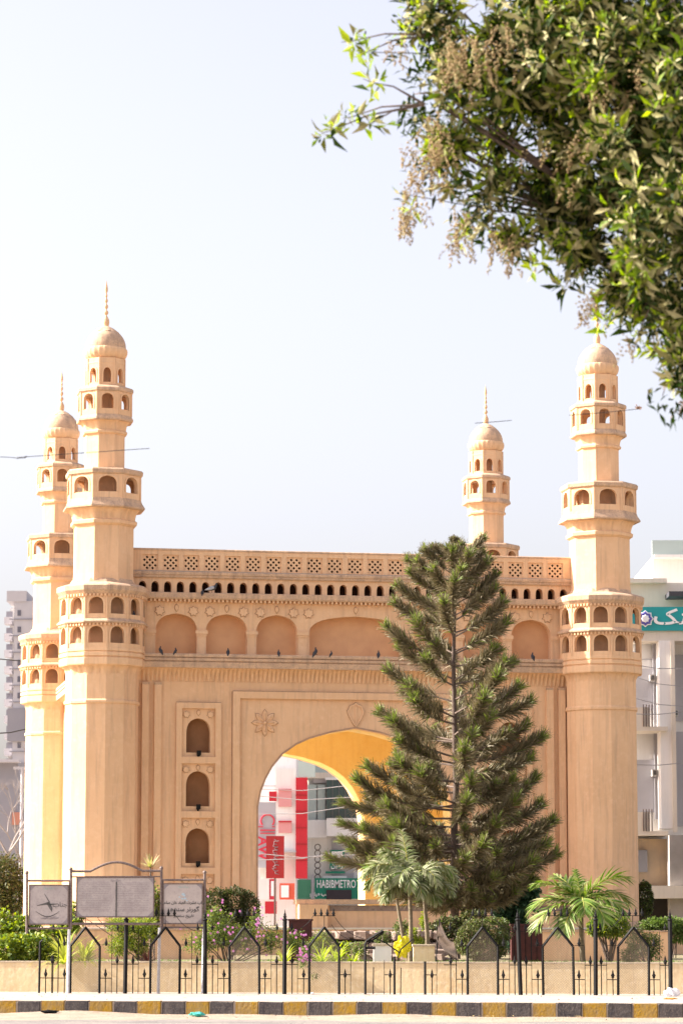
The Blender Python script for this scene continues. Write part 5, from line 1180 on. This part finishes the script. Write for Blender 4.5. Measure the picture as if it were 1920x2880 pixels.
# ------------------------------------------------------------------ near tree hanging in from the upper right
NTb = (4.6, 18.2, -.02); tree = empty('overhanging_tree', NTb); tag(tree, 'near leafy tree hanging in from the upper right with dusty olive and lime leaves', 'tree')
S_ = 1 / .8167
raw = [(1000, 80, 130, 17.2), (975, 240, 85, 17.0), (1000, 370, 80, 17.3), (1120, 190, 190, 17.4), (1100, 480, 80, 17.5), (1250, 130, 220, 17.3), (1240, 400, 160, 17.6), (1190, 540, 60, 17.6), (1400, 120, 260, 17.2), (1390, 440, 210, 17.6), (1350, 590, 85, 17.8), (1520, 260, 250, 17.0), (1480, 590, 140, 17.8), (1560, 480, 190, 16.6), (1420, 700, 50, 18.0), (1500, 690, 95, 17.6), (1560, 770, 70, 17.2), (1545, 640, 120, 17.0),
       (1640, 860, 90, 17.2), (1560, 800, 45, 17.3), (1555, 925, 48, 17.0), (1510, 895, 26, 17.0), (1660, 300, 300, 17.6), (1700, 700, 200, 18.0), (1300, -150, 260, 17.8), (1640, -150, 300, 17.8)]
thin = [(805, 95, 22, 17.0), (845, 118, 14, 17.0), (760, 300, 26, 17.0), (810, 268, 22, 17.0), (850, 285, 16, 17), (855, 190, 14, 17.0), (945, 475, 22, 17.2), (1060, 545, 26, 17.3), (1225, 610, 20, 17.4), (1300, 655, 16, 17.5), (1390, 745, 22, 17.8), (1460, 790, 22, 17.8), (1500, 805, 18, 17.6)]
def wb(c):
    x, y, r, Y = c; p = at(x * S_, y * S_, Y); rr_ = r * S_ * Y / F; return np.array([p.x, p.y, p.z, rr_])
NB = [wb(c) for c in raw]; NTn = [wb(c) for c in thin]
def cluster_mesh(rs):
    r_ = np.random.default_rng(rs); n = 11; a = np.arange(n) * 2.4 + r_.uniform(0, 6); el = np.linspace(-.35, 1.1, n) + r_.normal(0, .15, n)
    D = np.stack([np.cos(a) * np.cos(el), np.sin(a) * np.cos(el), np.sin(el)], 1); C = D * .006 + np.array([0, 0, 1]) * np.linspace(-.03, .03, n)[:, None]
    if rs % 2:
        t_ = np.linspace(0, 1, n); C = C + np.array([.35, 0, .75]) * (t_[:, None] - .5) * .17 + np.stack([np.zeros(n), .02 * np.sin(t_ * 5), np.zeros(n)], 1)
        D = unit(D + np.array([.4, 0, .5]))
    L = r_.uniform(.06, .125, n) * np.where(el > .85, .6, 1); W = L * r_.uniform(.12, .165, n)
    V, Fq, mi = leaves(C, D, L, W, None, fold=.35, droop=.22, midx=np.where((el > .72) & (r_.random(n) < .4), 1, np.where(r_.random(n) < .5, 2, 0)))
    return V, Fq, mi
CM = [cluster_mesh(i) for i in range(14)]; CMe = [npmesh('leaf_cluster', v, f, [lf_olive, lf_lime, lf_shade], mi) for v, f, mi in CM]
CML = [(v, f, np.where(np.random.default_rng(i).random(len(mi)) < .65, 1, mi)) for i, (v, f, mi) in enumerate(CM)]
CMLe = [npmesh('leaf_cluster', v, f, [lf_olive, lf_lime, lf_shade], np.repeat(mi[::4], 4)) for v, f, mi in CML]
items = []
Bn = np.array(NB); vol = Bn[:, 3] ** 2.3; NCL = 3500
kk = rng.choice(len(Bn), NCL, p=vol / vol.sum()); dd = unit(rng.normal(0, 1, (NCL, 3))); rad = rng.random(NCL) ** .42
lump = 1 + .10 * np.sin(dd[:, 0] * 6 + kk) + .08 * np.sin(dd[:, 2] * 8 + kk * 2.1)
# clumps: pull the clusters together so that gaps open between them
P3 = Bn[kk, :3] + dd * (Bn[kk, 3] * rad * lump)[:, None]
ctr = P3[rng.choice(NCL, 260)]; 
dist = ((P3[:, None, :] - ctr[None]) ** 2).sum(2); nearest = ctr[dist.argmin(1)]; P3 = P3 * .50 + nearest * .50
for i in range(NCL): items.append((P3[i], dd[i], 0))
for c in NTn:
    for _ in range(max(2, int(c[3] * 48))):
        d = unit(rng.normal(0, 1, (1, 3)))[0]; items.append((c[:3] + d * c[3] * rng.random() ** .5, d, 1))
mats4 = []
for p, d, kd in items:
    ax = Vector((d[0], d[1], d[2] * .8 + .25 + random.uniform(-.3, .3))).normalized(); q = ax.to_track_quat('Z', 'X'); s_ = random.uniform(.75, 1.35)
    mats4.append(Matrix.LocRotScale(Vector(p) - Vector(NTb), q, Vector((s_,) * 3)))
# the clusters nearest the camera are objects of their own, the rest is one mass
order = sorted(range(len(items)), key=lambda i: items[i][0][1] + (0 if abs(items[i][0][0]) < items[i][0][1] * .1144 and items[i][0][2] < items[i][0][1] * .31 + 1.7 else 50) - (1 if items[i][2] else 0))
near = set(order[:300]); Vs, Fs, Ms = [], [], []; off = 0
for i, (M4, it) in enumerate(zip(mats4, items)):
    v_ = i % len(CM); lime = (it[2] and random.random() < .7) or random.random() < .17
    if i in near:
        o = bpy.data.objects.new('leaf_cluster', (CMLe if lime else CMe)[v_]); COL.objects.link(o); o.parent = tree; o.matrix_local = M4
    else:
        v, f, mi = (CML if lime else CM)[v_]; A4 = np.array(M4); Vs.append(v @ A4[:3, :3].T + A4[:3, 3]); Fs.append(f + off); Ms.append(mi); off += len(v)
fo = put('foliage', npmesh('foliage', np.concatenate(Vs), np.concatenate(Fs), [lf_olive, lf_lime, lf_shade], np.concatenate(Ms)), tree); fo['kind'] = 'stuff'
# inner leaves coloured almost black to paint the shade deep in the crown
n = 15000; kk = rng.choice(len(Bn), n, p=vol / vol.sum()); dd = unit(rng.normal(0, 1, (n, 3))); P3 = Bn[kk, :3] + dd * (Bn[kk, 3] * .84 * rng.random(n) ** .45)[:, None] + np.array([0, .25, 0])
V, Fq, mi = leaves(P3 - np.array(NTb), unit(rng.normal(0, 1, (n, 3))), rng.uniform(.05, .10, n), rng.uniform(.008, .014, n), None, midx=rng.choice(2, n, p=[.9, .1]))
g = put('inner_foliage', npmesh('inner_foliage', V, Fq, [lf_shade, lf_olive], mi), tree); g['kind'] = 'stuff'
# brown seed clusters
Vs = []; 
seeds = [(1075, 120, 90, 420), (1000, 300, 60, 300), (1180, 560, 40, 200), (1400, 200, 60, 200), (970, 390, 60, 380), (935, 480, 32, 260), (925, 500, 20, 120), (1060, 130, 55, 420), (970, 340, 50, 350), (1050, 545, 32, 260), (1060, 500, 30, 160), (1345, 690, 30, 200), (1440, 780, 20, 80), (1150, 100, 60, 250), (900, 90, 25, 100), (1130, 540, 40, 160), (1480, 170, 80, 260), (1300, 330, 120, 260)]
pts = []
for x, y, r, n in seeds:
    c = wb((x, y, r, 16.75)); k = max(3, n // 22)
    for _ in range(k):
        s0 = c[:3] + unit(rng.normal(0, 1, (1, 3)))[0] * c[3] * rng.random() ** .5 * np.array([1, 2, 1]); ax = np.array([rng.normal(0, .4), rng.normal(0, .4), -1])
        for j in range(22): t = j / 22; pts.append(s0 + ax * .13 * t + rng.normal(0, .012, 3) * (1.2 - t))
pts = np.array(pts) - np.array(NTb); n = len(pts); r = rng.uniform(.004, .0085, n)[:, None, None]
octa = np.array([(1, 0, 0), (-1, 0, 0), (0, 1, 0), (0, -1, 0), (0, 0, 1), (0, 0, -1)], float); of = np.array([(0, 2, 4), (2, 1, 4), (1, 3, 4), (3, 0, 4), (2, 0, 5), (1, 2, 5), (3, 1, 5), (0, 3, 5)])
V = (pts[:, None, :] + octa[None] * r).reshape(-1, 3); Fq = (of[None] + np.arange(n)[:, None, None] * 6).reshape(-1, 3)
g = put('seed_clusters', npmesh('seed_clusters', V, Fq, seedm), tree); g['kind'] = 'stuff'
# trunk, limbs and twigs
b = MB(); b.loft([(0, 0, -.1), (.05, 0, 1.5), (-.05, 0, 3.0), (-.2, -.1, 4.4), (-.3, -.2, 5.8)], [.24, .20, .17, .14, .08], 12); put('trunk', b.mesh('trunk', bark, 60), tree)
fork = Vector((-.1, 0, 3.4)); rr = random.Random(6)
for i, c in enumerate(list(NB)):
    q = Vector(c[:3]) - Vector(NTb); st_ = Vector((-.2, -.1, 3.2 + (i % 5) * .5)); q = q + Vector((.1, .25, .05)); mid = st_.lerp(q, .55) + Vector((.2, .6, .35)); b = MB()
    b.loft([st_, mid, q], [.030, .012, .004], 6)
    for _ in range(5):
        e_ = q + Vector((rr.uniform(-1, 1), rr.uniform(-1, 1), rr.uniform(-1, 1))) * c[3] * .9; b.loft([mid.lerp(q, .6), q.lerp(e_, .5) + Vector((0, 0, .05)), e_], [.012, .008, .003], 4)
    put('limb', b.mesh('limb', bark, 60), tree)
links = {0: 0, 1: 0, 2: 3, 3: 3, 4: 1, 5: 1, 6: 2, 7: 4, 8: 11, 9: 10, 10: 10, 11: 15, 12: 15}
b = MB()
for i, c in enumerate(NTn):
    tgt = Vector(NB[[0, 0, 1, 1, 1, 1, 2, 4, 7, 10, 14, 15, 15][i]][:3]) - Vector(NTb); e_ = Vector(c[:3]) - Vector(NTb)
    b.loft([tgt, tgt.lerp(e_, .6) + Vector((0, 0, .03)), e_, e_ + (e_ - tgt).normalized() * .06], [.009, .005, .003, .002], 4)
put('twigs', b.mesh('twigs', bark), tree)['kind'] = 'stuff'
